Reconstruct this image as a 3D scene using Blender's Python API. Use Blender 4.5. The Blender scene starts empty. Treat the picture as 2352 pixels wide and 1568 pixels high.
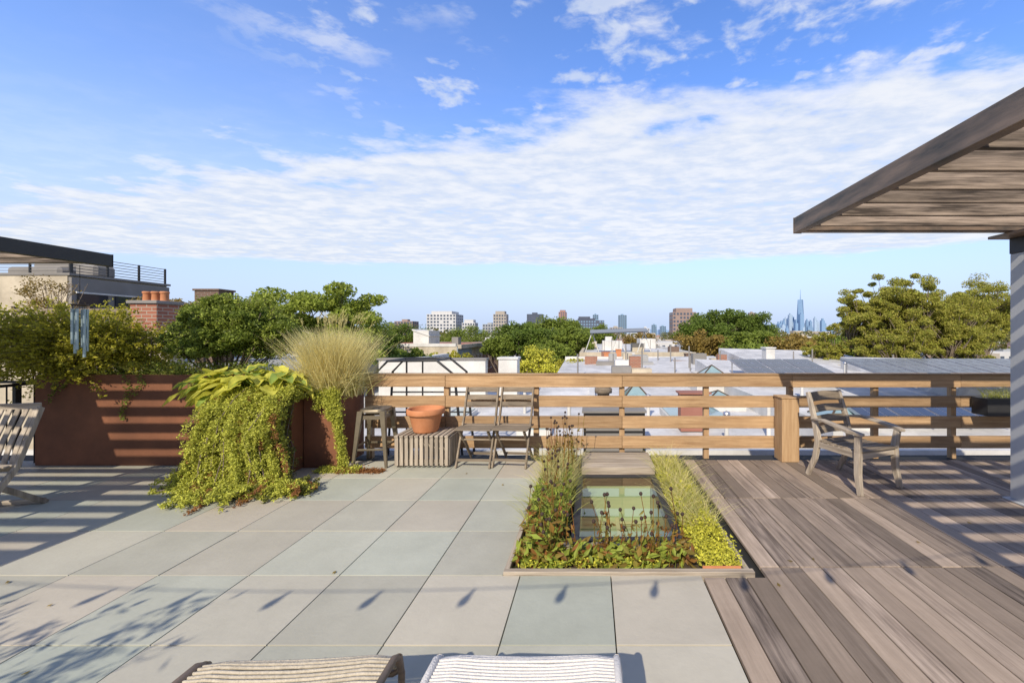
import bpy, math, random
import numpy as np
from mathutils import Vector, Matrix
R = np.random.default_rng(7)
random.seed(7)
scene = bpy.context.scene

# ------------------------------------------------------------------ materials
def lin(c): return (c[0], c[1], c[2], 1)
def M(name, c1, c2=None, scale=4, rough=.75, metal=0, island=0, bump=0, stretch=(1,1,1), transl=0, spec=.4,
      contrast=.25, bscale=None, clump=0, c3=None, detail=6, stain=0):
    m = bpy.data.materials.new(name); m.use_nodes = True
    nt = m.node_tree; N = nt.nodes; L = nt.links
    bs = N["Principled BSDF"]
    bs.inputs["Roughness"].default_value = rough
    bs.inputs["Metallic"].default_value = metal
    bs.inputs["Specular IOR Level"].default_value = spec
    tc = N.new("ShaderNodeTexCoord"); mp = N.new("ShaderNodeMapping")
    mp.inputs["Scale"].default_value = stretch
    L.new(tc.outputs["Object"], mp.inputs["Vector"])
    vec = mp.outputs["Vector"]
    geo = None
    if island:
        geo = N.new("ShaderNodeNewGeometry")
        sc = N.new("ShaderNodeVectorMath"); sc.operation = 'SCALE'
        cb = N.new("ShaderNodeCombineXYZ")
        L.new(geo.outputs["Random Per Island"], cb.inputs[0]); L.new(geo.outputs["Random Per Island"], cb.inputs[1])
        sc.inputs["Scale"].default_value = 37.0
        L.new(cb.outputs[0], sc.inputs[0])
        ad = N.new("ShaderNodeVectorMath"); ad.operation = 'ADD'
        L.new(vec, ad.inputs[0]); L.new(sc.outputs[0], ad.inputs[1]); vec = ad.outputs[0]
    no = N.new("ShaderNodeTexNoise"); no.inputs["Scale"].default_value = scale
    no.inputs["Detail"].default_value = detail; no.inputs["Roughness"].default_value = .62
    L.new(vec, no.inputs["Vector"])
    rp = N.new("ShaderNodeValToRGB")
    rp.color_ramp.elements[0].position = .5-contrast; rp.color_ramp.elements[1].position = .5+contrast
    rp.color_ramp.elements[0].color = lin(c1); rp.color_ramp.elements[1].color = lin(c2 or c1)
    L.new(no.outputs[0], rp.inputs[0]); col = rp.outputs[0]
    if c3 is not None:
        mx = N.new("ShaderNodeMix"); mx.data_type = 'RGBA'
        g2 = geo or N.new("ShaderNodeNewGeometry")
        pw = N.new("ShaderNodeMath"); pw.operation='MULTIPLY'; pw.inputs[1].default_value=.85
        L.new(g2.outputs["Random Per Island"], pw.inputs[0]); L.new(pw.outputs[0], mx.inputs[0]); L.new(col, mx.inputs[6]); mx.inputs[7].default_value = lin(c3)
        col = mx.outputs[2]
    if island:
        mr = N.new("ShaderNodeMapRange"); mr.inputs[3].default_value = 1-island; mr.inputs[4].default_value = 1+island
        wn = N.new("ShaderNodeTexWhiteNoise"); wn.noise_dimensions = '1D'
        L.new(geo.outputs["Random Per Island"], wn.inputs["W"]); L.new(wn.outputs["Value"], mr.inputs[0])
        hs = N.new("ShaderNodeHueSaturation"); L.new(mr.outputs[0], hs.inputs["Value"]); L.new(col, hs.inputs["Color"])
        col = hs.outputs[0]
    if stain:
        n5 = N.new("ShaderNodeTexNoise"); n5.inputs["Scale"].default_value = 1.1; n5.inputs["Detail"].default_value = 9; n5.inputs["Roughness"].default_value=.7
        L.new(tc.outputs["Object"], n5.inputs["Vector"])
        m5 = N.new("ShaderNodeMapRange"); m5.inputs[1].default_value=.38; m5.inputs[2].default_value=.62; m5.inputs[3].default_value=1-stain; m5.inputs[4].default_value=1+stain*.5
        L.new(n5.outputs[0], m5.inputs[0])
        h5 = N.new("ShaderNodeHueSaturation"); L.new(m5.outputs[0], h5.inputs["Value"]); L.new(col, h5.inputs["Color"]); col = h5.outputs[0]
    L.new(col, bs.inputs["Base Color"])
    if bump:
        n2 = N.new("ShaderNodeTexNoise"); n2.inputs["Scale"].default_value = bscale or scale*4; n2.inputs["Detail"].default_value = 5
        L.new(vec, n2.inputs["Vector"])
        bp = N.new("ShaderNodeBump"); bp.inputs["Strength"].default_value = bump; bp.inputs["Distance"].default_value = .01
        L.new(n2.outputs[0], bp.inputs["Height"]); L.new(bp.outputs[0], bs.inputs["Normal"])
    if transl:
        tr = N.new("ShaderNodeBsdfTranslucent"); L.new(col, tr.inputs["Color"])
        ms = N.new("ShaderNodeMixShader"); ms.inputs[0].default_value = transl
        out = N["Material Output"]
        L.new(bs.outputs[0], ms.inputs[1]); L.new(tr.outputs[0], ms.inputs[2]); L.new(ms.outputs[0], out.inputs[0])
    return m

def Mbrick(name, c1, c2, mortar, bw=.22, bh=.075, ms=.01):
    m = M(name, c1); nt = m.node_tree; N = nt.nodes; L = nt.links
    bs = N["Principled BSDF"]; tc = N["Texture Coordinate"]
    sp = N.new("ShaderNodeSeparateXYZ"); L.new(tc.outputs["Object"], sp.inputs[0])
    ad = N.new("ShaderNodeMath"); ad.operation = 'ADD'; L.new(sp.outputs[0], ad.inputs[0]); L.new(sp.outputs[1], ad.inputs[1])
    cb = N.new("ShaderNodeCombineXYZ"); L.new(ad.outputs[0], cb.inputs[0]); L.new(sp.outputs[2], cb.inputs[1])
    br = N.new("ShaderNodeTexBrick"); L.new(cb.outputs[0], br.inputs["Vector"])
    br.inputs["Scale"].default_value = 1; br.inputs["Brick Width"].default_value = bw; br.inputs["Row Height"].default_value = bh
    br.inputs["Mortar Size"].default_value = ms
    br.inputs["Color1"].default_value = lin(c1); br.inputs["Color2"].default_value = lin(c2); br.inputs["Mortar"].default_value = lin(mortar)
    L.new(br.outputs[0], bs.inputs["Base Color"])
    return m

def Mwood(name, dark, light, axis, island=.25, rough=.8, gscale=1.0, tint=None, contrast=.22, stain=0):
    """weathered wood, grain running along axis"""
    st = [14*gscale]*3; st["xyz".index(axis)] = .9*gscale
    return M(name, dark, light, scale=2.2, rough=rough, island=island, bump=.4, stretch=st, bscale=5, contrast=contrast, c3=tint, detail=8, stain=stain)

def Mglass(name, tint, fac=.06, rough=.02):
    m = bpy.data.materials.new(name); m.use_nodes = True; nt = m.node_tree; N = nt.nodes; L = nt.links
    for n in list(N): N.remove(n)
    o = N.new("ShaderNodeOutputMaterial"); g = N.new("ShaderNodeBsdfGlossy"); g.inputs["Roughness"].default_value = rough
    t = N.new("ShaderNodeBsdfTransparent"); t.inputs[0].default_value = lin(tint)
    lw = N.new("ShaderNodeLayerWeight"); lw.inputs[0].default_value=.5
    p = N.new("ShaderNodeMath"); p.operation='POWER'; p.inputs[1].default_value=3.5; L.new(lw.outputs["Facing"],p.inputs[0])
    ma = N.new("ShaderNodeMath"); ma.operation = 'MULTIPLY_ADD'; ma.inputs[1].default_value=.8; ma.inputs[2].default_value = fac; L.new(p.outputs[0], ma.inputs[0])
    mi = N.new("ShaderNodeMixShader"); L.new(ma.outputs[0], mi.inputs[0]); L.new(t.outputs[0], mi.inputs[1]); L.new(g.outputs[0], mi.inputs[2])
    L.new(mi.outputs[0], o.inputs[0]); return m

# ------------------------------------------------------------------ mesh builder
def nrm(v):
    v = np.asarray(v, float); return v/ (np.linalg.norm(v)+1e-12)
class B:
    def __init__(s, name): s.name=name; s.V=[]; s.n=0; s.F=[]; s.mats=[]
    def mi(s, m):
        if m not in s.mats: s.mats.append(m)
        return s.mats.index(m)
    def add(s, V, F, mat, smooth=False):
        V=np.asarray(V,float).reshape(-1,3); F=np.asarray(F,int)
        s.V.append(V); s.F.append((F+s.n, s.mi(mat), smooth)); s.n+=len(V)
    def box(s,x0,x1,y0,y1,z0,z1,mat):
        V=[(x0,y0,z0),(x1,y0,z0),(x1,y1,z0),(x0,y1,z0),(x0,y0,z1),(x1,y0,z1),(x1,y1,z1),(x0,y1,z1)]
        s.add(V,[(0,3,2,1),(4,5,6,7),(0,1,5,4),(1,2,6,5),(2,3,7,6),(3,0,4,7)],mat)
    def hexa(s,V,mat):
        s.add(V,[(0,3,2,1),(4,5,6,7),(0,1,5,4),(1,2,6,5),(2,3,7,6),(3,0,4,7)],mat)
    def beam(s,p0,p1,w,h,mat,up=(0,0,1)):
        p0=np.array(p0,float);p1=np.array(p1,float);d=nrm(p1-p0);up=np.array(up,float)
        if abs(np.dot(d,nrm(up)))>.98: up=np.array((0,1.,0))
        a=nrm(np.cross(d,up))*w/2;b=nrm(np.cross(a,d))*h/2
        V=[p0-a-b,p0+a-b,p1+a-b,p1-a-b,p0-a+b,p0+a+b,p1+a+b,p1-a+b]
        s.hexa(V,mat)
    def tube(s,pts,rad,mat,n=8,smooth=True,rect=None,side=None):
        pts=np.array(pts,float);k=len(pts)
        if np.isscalar(rad): rad=[rad]*k
        V=[]
        ref=np.array((0.3,.2,1.)) if side is None else np.array(side,float)
        for i in range(k):
            t=nrm(pts[min(i+1,k-1)]-pts[max(i-1,0)])
            a=nrm(np.cross(t,ref)); 
            if side is not None:
                a=nrm(ref-np.dot(ref,t)*t)
            b=np.cross(t,a)
            if rect:
                w,h=rect; w*=rad[i];h*=rad[i]
                for sa,sb in((-1,-1),(1,-1),(1,1),(-1,1)): V.append(pts[i]+a*sa*w/2+b*sb*h/2)
            else:
                for j in range(n):
                    an=2*math.pi*j/n; V.append(pts[i]+rad[i]*(math.cos(an)*a+math.sin(an)*b))
        if rect: n=4; smooth=False
        F=[]
        for i in range(k-1):
            for j in range(n):
                F.append((i*n+j,i*n+(j+1)%n,(i+1)*n+(j+1)%n,(i+1)*n+j))
        if n==4:
            F.append((3,2,1,0)); F.append(tuple((k-1)*n+j for j in range(4)))
        s.add(V,F,mat,smooth)
    def rod(s,pts,w,h,mat,side=(1,0,0),rad=1.0): s.tube(pts,rad,mat,rect=(w,h),side=side)
    def lathe(s,prof,c,mat,n=36):
        V=[];F=[]
        for r,z in prof:
            for j in range(n):
                a=2*math.pi*j/n;V.append((c[0]+r*math.cos(a),c[1]+r*math.sin(a),c[2]+z))
        for i in range(len(prof)-1):
            for j in range(n): F.append((i*n+j,i*n+(j+1)%n,(i+1)*n+(j+1)%n,(i+1)*n+j))
        s.add(V,F,mat,True)
    def leaves(s,C,L,W,mat,A=None,up=0.0,fold=.25):
        C=np.asarray(C,float);n=len(C)
        if n==0:return
        if A is None: A=R.normal(size=(n,3))
        A=A/np.linalg.norm(A,axis=1)[:,None]
        T=R.normal(size=(n,3)); T[:,2]+=up*3
        Bv=np.cross(A,T);Bv/=np.linalg.norm(Bv,axis=1)[:,None]
        Nn=np.cross(A,Bv)
        l=(L*(.7+.6*R.random(n)))[:,None];w=(W*(.7+.6*R.random(n)))[:,None]
        V=np.stack([C-A*l/2,C+Bv*w/2+Nn*w*fold-A*l*.08,C+A*l/2,C-Bv*w/2+Nn*w*fold-A*l*.08],1).reshape(-1,3)
        F=np.arange(4*n).reshape(n,4)
        s.add(V,F,mat)
    def blades(s,P,D,L,w,bend,mat,seg=4):
        P=np.asarray(P,float);n=len(P);D=D/np.linalg.norm(D,axis=1)[:,None]
        L=np.broadcast_to(L,(n,));side=np.cross(D,R.normal(size=(n,3)));side/=np.linalg.norm(side,axis=1)[:,None]
        H=D.copy();H[:,2]=0;H+=R.normal(size=(n,3))*[.15,.15,0];H/= (np.linalg.norm(H,axis=1)[:,None]+1e-6)
        rows=[]
        for i in range(seg+1):
            t=i/seg
            c=P+D*(L*t)[:,None]+H*(bend*L*t*t)[:,None]-np.array([0,0,1])*(bend*.6*L*t**3)[:,None]
            ww=w*(1-t*.92)
            rows.append(c-side*ww/2);rows.append(c+side*ww/2)
        V=np.stack(rows,1);k=2*(seg+1)
        base=(np.arange(n)*k)[:,None]
        F=np.concatenate([base+np.array([2*i,2*i+1,2*i+3,2*i+2]) for i in range(seg)],0)
        s.add(V.reshape(-1,3),F,mat)
    def build(s,bevel=0,parent=None):
        me=bpy.data.meshes.new(s.name)
        V=np.concatenate(s.V)
        me.vertices.add(len(V));me.vertices.foreach_set("co",V.astype(np.float32).ravel())
        nl=sum(f.size for f,_,_ in s.F);npoly=sum(len(f) for f,_,_ in s.F)
        me.loops.add(nl);me.polygons.add(npoly)
        lv=np.concatenate([f.ravel() for f,_,_ in s.F])
        tot=np.concatenate([np.full(len(f),f.shape[1]) for f,_,_ in s.F])
        st=np.concatenate([[0],np.cumsum(tot)[:-1]])
        me.loops.foreach_set("vertex_index",lv.astype(np.int32))
        me.polygons.foreach_set("loop_start",st.astype(np.int32))
        me.polygons.foreach_set("loop_total",tot.astype(np.int32))
        me.polygons.foreach_set("material_index",np.concatenate([np.full(len(f),m) for f,m,_ in s.F]).astype(np.int32))
        me.polygons.foreach_set("use_smooth",np.concatenate([np.full(len(f),sm) for f,_,sm in s.F]))
        for m in s.mats: me.materials.append(m)
        me.update(calc_edges=True);me.validate()
        ob=bpy.data.objects.new(s.name,me);scene.collection.objects.link(ob)
        if bevel:
            bv=ob.modifiers.new("bevel",'BEVEL');bv.width=bevel;bv.segments=1;bv.limit_method='ANGLE'
        if parent: ob.parent=parent
        return ob
def place(ob,loc,rz=0):
    ob.location=loc;ob.rotation_euler=(0,0,rz)

# ------------------------------------------------------------------ material palette
m_tile=M("bluestone",(.355,.38,.315),(.475,.50,.42),scale=1.5,rough=.6,island=.085,bump=.15,bscale=30,c3=(.49,.43,.345),contrast=.28,spec=.3,stain=.09)
m_gap=M("dark_joint",(.02,.02,.018))
m_deck=Mwood("deck_wood",(.09,.066,.052),(.40,.32,.255),'y',island=.45,gscale=1.0,tint=(.36,.28,.21),contrast=.17,stain=.15)
m_fence=Mwood("cedar_boards",(.28,.165,.08),(.50,.335,.185),'x',island=.2,stain=.15)
m_fpost=Mwood("cedar_post",(.31,.185,.09),(.50,.34,.19),'z',island=.12)
m_grey_x=Mwood("grey_teak_x",(.20,.16,.12),(.50,.43,.34),'x',island=.2)
m_grey_y=Mwood("grey_teak_y",(.20,.16,.12),(.50,.43,.34),'y',island=.2)
m_grey_z=Mwood("grey_teak_z",(.20,.16,.12),(.50,.43,.34),'z',island=.2)
m_brn_x=Mwood("brown_slat_x",(.11,.085,.062),(.33,.265,.19),'x',island=.2)
m_brn_z=Mwood("brown_slat_z",(.11,.085,.062),(.33,.265,.19),'z',island=.2)
m_perg=Mwood("pergola_slats",(.045,.034,.026),(.36,.285,.225),'x',island=.25,gscale=.8,contrast=.15)
m_dwood=M("dark_wood",(.05,.035,.025),(.12,.085,.06),scale=3,island=.2,stretch=(1,1,8))
m_corten=M("corten_steel",(.13,.052,.027),(.29,.115,.055),scale=1.7,rough=.7,bump=.1,contrast=.3,stain=.2)
m_steel=M("weathered_steel",(.075,.07,.06),(.28,.20,.14),scale=3.5,rough=.5,metal=.3,bump=.15,contrast=.16,stretch=(1,.5,3))
m_black=M("black_metal",(.02,.02,.022),(.035,.035,.035),rough=.45)
m_gun=M("gunmetal",(.13,.11,.075),(.23,.19,.13),scale=6,rough=.4,metal=.45,bump=.05)
m_terra=M("terracotta",(.46,.175,.07),(.58,.25,.12),scale=7,rough=.75)
m_soil=M("soil",(.04,.03,.02),(.10,.075,.05),scale=15,bump=.6)
m_white=M("white_paint",(.54,.53,.50),(.72,.71,.68),scale=.9,rough=.6,contrast=.3,stain=.12)
m_roofw=M("silver_white_roof",(.44,.44,.44),(.72,.71,.70),scale=.45,rough=.55,contrast=.22,bump=.1,stain=.2)
m_roofg=M("grey_roof",(.25,.25,.25),(.42,.42,.41),scale=.6,rough=.7,contrast=.3)
m_cream=M("cream_stucco",(.43,.37,.275),(.58,.51,.39),scale=1.1,rough=.9,contrast=.3,stain=.15)
m_gstuc=M("grey_stucco",(.20,.19,.175),(.27,.255,.24),scale=1.1,rough=.9)
m_post=M("painted_post",(.42,.43,.43),(.48,.49,.49),scale=2,rough=.5)
m_brick=Mbrick("red_brick",(.34,.12,.07),(.25,.09,.055),(.34,.28,.22))
m_brick2=Mbrick("brown_brick",(.16,.09,.06),(.12,.07,.05),(.2,.17,.14))
m_blueb=M("blue_paint_facade",(.22,.27,.30),(.30,.35,.38),scale=.8)
m_redb=M("red_facade",(.27,.11,.08),(.34,.16,.12),scale=.8)
m_win=M("window_glass_dark",(.02,.026,.035),(.05,.06,.075),scale=.5,rough=.08,spec=.8)
m_solar=M("solar_cell",(.03,.035,.05),(.05,.055,.07),scale=2,rough=.15,spec=.7)
m_alu=M("aluminium",(.5,.5,.52),(.6,.6,.62),rough=.35,metal=.8)
m_chime=M("chime_tube",(.32,.42,.46),(.42,.52,.56),rough=.3,metal=.6)
m_rope_w=M("white_rope",(.62,.59,.55),(.74,.71,.67),scale=60,rough=.8,bump=.5,bscale=160)
m_rope_t=M("tan_rope",(.38,.33,.25),(.56,.50,.40),scale=60,rough=.8,bump=.5,bscale=160,island=.15)
m_bark=M("bark",(.12,.09,.065),(.24,.19,.14),scale=6,stretch=(3,3,.6),bump=.5)
m_well=M("light_well_paint",(.38,.43,.28),(.46,.51,.36),scale=.6)
m_gridbar=M("reflected_grid_bar",(.55,.50,.33),(.62,.57,.40),scale=1)  # pale tone for the grid reflection, modelled as bars under the glass
m_glass=Mglass("skylight_glass",(.84,.92,.80),.12)
m_rglass=M("roof_glass",(.20,.30,.33),(.30,.42,.44),rough=.06,spec=.9)
def leafm(name,c1,c2,c3=None,island=.35,tr=.42,g=1.55):
    f=lambda c:None if c is None else (min(.8,c[0]*g*1.12),min(.8,c[1]*g*1.04),min(.8,c[2]*g*.75))
    return M(name,f(c1),f(c2),scale=1.2,rough=.55,island=island,transl=tr,c3=f(c3),spec=.3)
l_yel=leafm("leaf_yellowgreen",(.15,.165,.02),(.28,.27,.045),g=1.8)
l_dk=leafm("leaf_dark",(.055,.095,.02),(.12,.175,.04))
l_mid=leafm("leaf_mid",(.085,.13,.025),(.17,.22,.055))
l_tree=leafm("leaf_tree",(.12,.17,.03),(.24,.29,.07),g=1.6)
l_loc=leafm("leaf_locust",(.12,.155,.025),(.24,.27,.06),(.23,.21,.07),g=1.7)
l_aut=leafm("leaf_autumn",(.13,.11,.035),(.23,.17,.065))
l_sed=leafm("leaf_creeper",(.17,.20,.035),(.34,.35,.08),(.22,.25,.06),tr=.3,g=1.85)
l_sedd=leafm("leaf_creeper_shade",(.08,.10,.025),(.16,.17,.05),tr=.2,g=1.2)  # darker creeper copy: shade among the rear shoots put into the leaf colour
l_sedr=leafm("leaf_creeper_red",(.16,.07,.04),(.24,.13,.06))
l_hos=leafm("hosta_yellow",(.42,.45,.08),(.55,.56,.16),island=.12,g=1.25)
l_hosg=leafm("hosta_green",(.15,.24,.07),(.26,.36,.11),island=.12,g=1.4)
l_gr=leafm("grass_blond",(.58,.50,.30),(.74,.65,.45),island=.25,g=1.15)
l_grg=leafm("grass_green",(.20,.24,.07),(.36,.38,.15),island=.3,g=1.4)
l_red=leafm("leaf_burgundy",(.13,.035,.022),(.22,.10,.04),(.17,.19,.05),g=1.5)
l_lime=leafm("leaf_lime",(.28,.31,.04),(.44,.44,.09),tr=.3,g=1.4)
l_far=leafm("leaf_far",(.06,.085,.03),(.115,.14,.05),(.14,.115,.05))
m_seed=M("seed_head",(.03,.018,.014),(.06,.035,.025),scale=30)

# ------------------------------------------------------------------ terrace
b=B("terrace_floor")
T=.61; pitx0,pitx1,pity0,pity1=-.60,1.08,2.73,5.2
for i in range(-14,1):
    for j in range(-8,6):
        x0=.126+(i)*T; x1=x0+T; y0=2.11+(j)*T-.0; y1=y0+T
        if x0>.7: continue
        if y0>5.1 : continue
        if y0>2.6 and x1>pitx0:
            if x0>=pitx0-.01: continue
            x1=pitx0
        g=.0035
        dz=R.normal()*.0008
        b.box(x0+g,x1-g,y0+g,y1-g,-.04,0+dz,m_tile)
terr=b.build(bevel=.0012)
b=B("house_building")
hx0,hx1,hy0,hy1=-.10,.64,3.12,4.43
b.box(-8.6,hx0-.03,-5,5.55,-.6,-.045,m_gap); b.box(hx1+.03,8.2,-5,5.55,-.6,-.045,m_gap)
b.box(hx0-.03,hx1+.03,-5,hy0-.03,-.6,-.045,m_gap); b.box(hx0-.03,hx1+.03,hy1+.03,5.55,-.6,-.045,m_gap)
b.box(-8.6,8.2,-5,5.55,-11,-2.6,m_brick2)
b.box(-8.6,-8.3,-5,5.55,-2.6,-.6,m_brick2);b.box(7.9,8.2,-5,5.55,-2.6,-.6,m_brick2)
b.box(-8.3,7.9,5.3,5.55,-2.6,-.6,m_brick2);b.box(-8.3,7.9,-5,-4.7,-2.6,-.6,m_brick2)
b.build()

b=B("wood_deck")
ys=[5.2,4.0,2.82,1.64,.46,-.72,-1.9]
x=.745; w=.142
while x<8:
    for k in range(len(ys)-1):
        ya,yb=ys[k+1],ys[k]
        if x<pitx1+.0:
            if ya>=2.7: continue
            yb=min(yb,2.70)
        g=.0038; dz=R.normal()*.001
        b.box(x+g,x+w-g,ya+g,yb-g,-.028,dz,m_deck)
    x+=w
b.build(bevel=.003)

# skylight planter bed
b=B("planter_bed_frame")
fr=.035
b.box(pitx0,pitx1+.02,pity0-.01,pity0+fr,-.1,.022,m_grey_x)
b.box(pitx0,pitx0+fr,pity0+fr,pity1,-.1,.018,m_grey_y)
b.box(pitx1-fr,pitx1-.0,pity0+fr,pity1,-.1,.018,m_grey_y)
b.box(pitx0+fr,hx0-.08,pity0+fr,pity1,-.044,-.03,m_soil)
b.box(hx1+.08,pitx1-fr,pity0+fr,pity1,-.044,-.03,m_soil)
b.box(hx0-.08,hx1+.08,pity0+fr,hy0-.10,-.044,-.03,m_soil)
b.box(hx1+.12,pitx1-fr-.02,pity0+fr+.005,pity0+fr+.02,-.02,.03,m_terra)
b.build(bevel=.003)
b=B("low_wooden_step")
b.box(-.12,.72,4.60,4.63,-.044,.10,m_grey_x)
for i in range(4): b.box(-.12,.72,4.634+i*.142,4.634+i*.142+.136,.0,.10+R.normal()*.001,m_grey_x)
b.build(bevel=.004)
b=B("skylight_window")
for (a,c,d_,e) in((hx0-.06,hx0,hy0-.06,hy1+.06),(hx1,hx1+.06,hy0-.06,hy1+.06),(hx0,hx1,hy0-.06,hy0),(hx0,hx1,hy1,hy1+.06)):
    b.box(a,c,d_,e,-.045,.06,m_black)
b.box(hx0-.12,hx1+.12,hy0-.14,hy0-.065,-.045,.05,m_grey_x)
b.add([(hx0,hy0,.05),(hx1,hy0,.05),(hx1,hy1,.05),(hx0,hy1,.05)],[(0,1,2,3)],m_glass)
z0=-.42
b.box(hx0-.02,hx0-.005,hy0,hy1,z0,-.04,m_well);b.box(hx1+.005,hx1+.02,hy0,hy1,z0,-.04,m_well)
b.box(hx0,hx1,hy1+.005,hy1+.02,z0,-.04,m_well);b.box(hx0,hx1,hy0-.02,hy0-.005,z0,-.04,m_well)
b.box(hx0-.02,hx1+.02,hy0-.02,hy1+.02,z0-.02,z0,m_well)
for i in range(4):  # pale bars below the pane imitate the grid reflected in the glass
    y=hy0+.1+i*.36; b.box(hx0+.02,hx1-.02,y,y+.04,z0+.02,z0+.03,m_gridbar)
b.box(.25,.29,hy0+.02,hy1-.02,z0+.035,z0+.045,m_gridbar)
b.build()

# ------------------------------------------------------------------ fence
b=B("wood_fence")
yf=5.36
tops=[(1.07,.915),(.797,.645),(.527,.37),(.262,.105)]
joins=[-3.02,-1.95,.40,2.66,4.90,7.8]
for zt,zb in tops:
    for k in range(len(joins)-1):
        b.box(joins[k]+.002,joins[k+1]-.002,yf+R.normal()*.001,yf+.038,zb+R.normal()*.002,zt+R.normal()*.002,m_fence)
b.box(-3.02,7.8,yf-.012,yf+.11,1.072,1.092,m_fence)
for px in(-2.98,-1.95,-.75,.40,1.53,2.66,3.80,4.84,6.0,7.1):
    b.box(px-.035,px+.035,yf+.041,yf+.11,-.05,1.068,m_fpost)
b.build(bevel=.003)
b=B("fence_post")
b.box(2.40,2.62,5.10,5.32,0,.80,m_fpost); b.box(2.39,2.63,5.09,5.33,.803,.82,m_fpost)
b.build(bevel=.004)

b=B("hanging_planter")
b.box(5.0,5.7,5.1,5.32,.58,.80,m_black)
P=np.column_stack([R.uniform(5.05,5.65,260),R.uniform(5.13,5.3,260),np.full(260,.79)])
D=R.normal(size=(260,3))*[.4,.4,.1]+[0,0,1]; b.blades(P,D,R.uniform(.12,.3,260),.005,.5,l_grg)
b.build()

# ------------------------------------------------------------------ corten planters
def planter(name,x0,x1,y0,y1,h,seams=()):
    b=B(name);t=.012
    b.box(x0,x1,y0,y0+t,0.004,h,m_corten);b.box(x0,x1,y1-t,y1,0.004,h,m_corten)
    b.box(x0,x0+t,y0+t,y1-t,0.004,h,m_corten);b.box(x1-t,x1,y0+t,y1-t,0.004,h,m_corten)
    b.box(x0+t,x1-t,y0+t,y1-t,.05,h-.06,m_soil)
    b.box(x0-.002,x1+.002,y0-.003,y0+.035,h+.001,h+.007,m_corten)
    for s in seams: b.box(s-.004,s+.004,y0-.004,y0-.0005,.01,h-.01,m_steel)
    return b.build()
planter("corten_planter",-6.86,-3.9,4.97,5.5,1.11,seams=(-4.78,))
planter("corten_planter",-4.35,-3.50,4.70,4.955,.86)
planter("corten_planter",-3.485,-3.08,4.88,5.45,.86)

# ------------------------------------------------------------------ vegetation helpers
def clump_tree(b,base,cc,cr,ncl,per,leaf,mat,clr,trunk=.15,limb=True,barkm=None,flat=.65,asp=.55,shell=.45,lowcut=-1):
    cc=np.array(cc,float);cr=np.array(cr,float);base=np.array(base,float)
    ctr=[]
    while len(ctr)<ncl:
        d=nrm(R.normal(size=3)); 
        if d[2]<lowcut: continue
        r=shell+(1-shell)*R.random(); ctr.append(cc+d*cr*r*R.uniform(.8,1.12))
    ctr=np.array(ctr)
    if limb:
        bm=barkm or m_bark
        fork=base+(cc-base)*np.array([.8,.8,.62])
        mid=base+(fork-base)*.5+R.normal(size=3)*[trunk*.6,trunk*.6,0]
        b.tube([base,mid,fork],[trunk,trunk*.8,trunk*.6],bm,n=8)
        prim=ctr[R.choice(ncl,min(7,ncl),replace=False)]
        for p in prim:
            m1=fork+(p-fork)*.5+R.normal(size=3)*.08*cr; b.tube([fork,m1,p],[trunk*.5,trunk*.3,trunk*.1],bm,n=6)
        for p in ctr:
            q=prim[np.argmin(np.linalg.norm(prim-p,axis=1))]; s=fork+(q-fork)*.6
            m1=(s+p)/2+R.normal(size=3)*.05*cr; b.tube([s,m1,p],[trunk*.22,trunk*.13,trunk*.04],bm,n=5)
    for p in ctr:
        k=int(per*R.uniform(.6,1.4)); rr=clr*R.uniform(.6,1.3)
        d=R.normal(size=(k,3));d/=np.linalg.norm(d,axis=1)[:,None]
        q=p+d*(R.random(k)**.45)[:,None]*np.array([rr,rr,rr*flat])
        b.leaves(q,leaf,leaf*asp,mat,up=.35)
def sprays(b,P,D,L,droop,nl,leaf,mat,tw=.004,asp=.5,spread=.03,barkm=None):
    """leafy shoots"""
    P=np.asarray(P);n=len(P);D=D/np.linalg.norm(D,axis=1)[:,None];L=np.broadcast_to(L,(n,))
    for i in range(n):
        pts=[P[i]+D[i]*L[i]*t-np.array([0,0,droop*L[i]*t*t]) for t in(0,.35,.7,1)]
        b.tube(pts,[tw,tw*.8,tw*.6,tw*.3],barkm or m_bark,n=4)
    t=R.random((n,nl))**.8
    C=P[:,None,:]+D[:,None,:]*(L[:,None]*t)[:,:,None]; C[:,:,2]-=droop*L[:,None]*t*t
    C=C.reshape(-1,3)+R.normal(size=(n*nl,3))*spread
    A=np.repeat(D,nl,0)*.7+R.normal(size=(n*nl,3))*.8
    b.leaves(C,leaf,leaf*asp,mat,A=A,up=.3)
def dirs(n,zlo=-.2,zhi=1,hs=1):
    d=R.normal(size=(n,3))*[hs,hs,0];d/=np.linalg.norm(d,axis=1)[:,None]+1e-9
    z=R.uniform(zlo,zhi,n);d=d*np.sqrt(np.maximum(.05,1-z*z))[:,None];d[:,2]=z;return d

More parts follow.
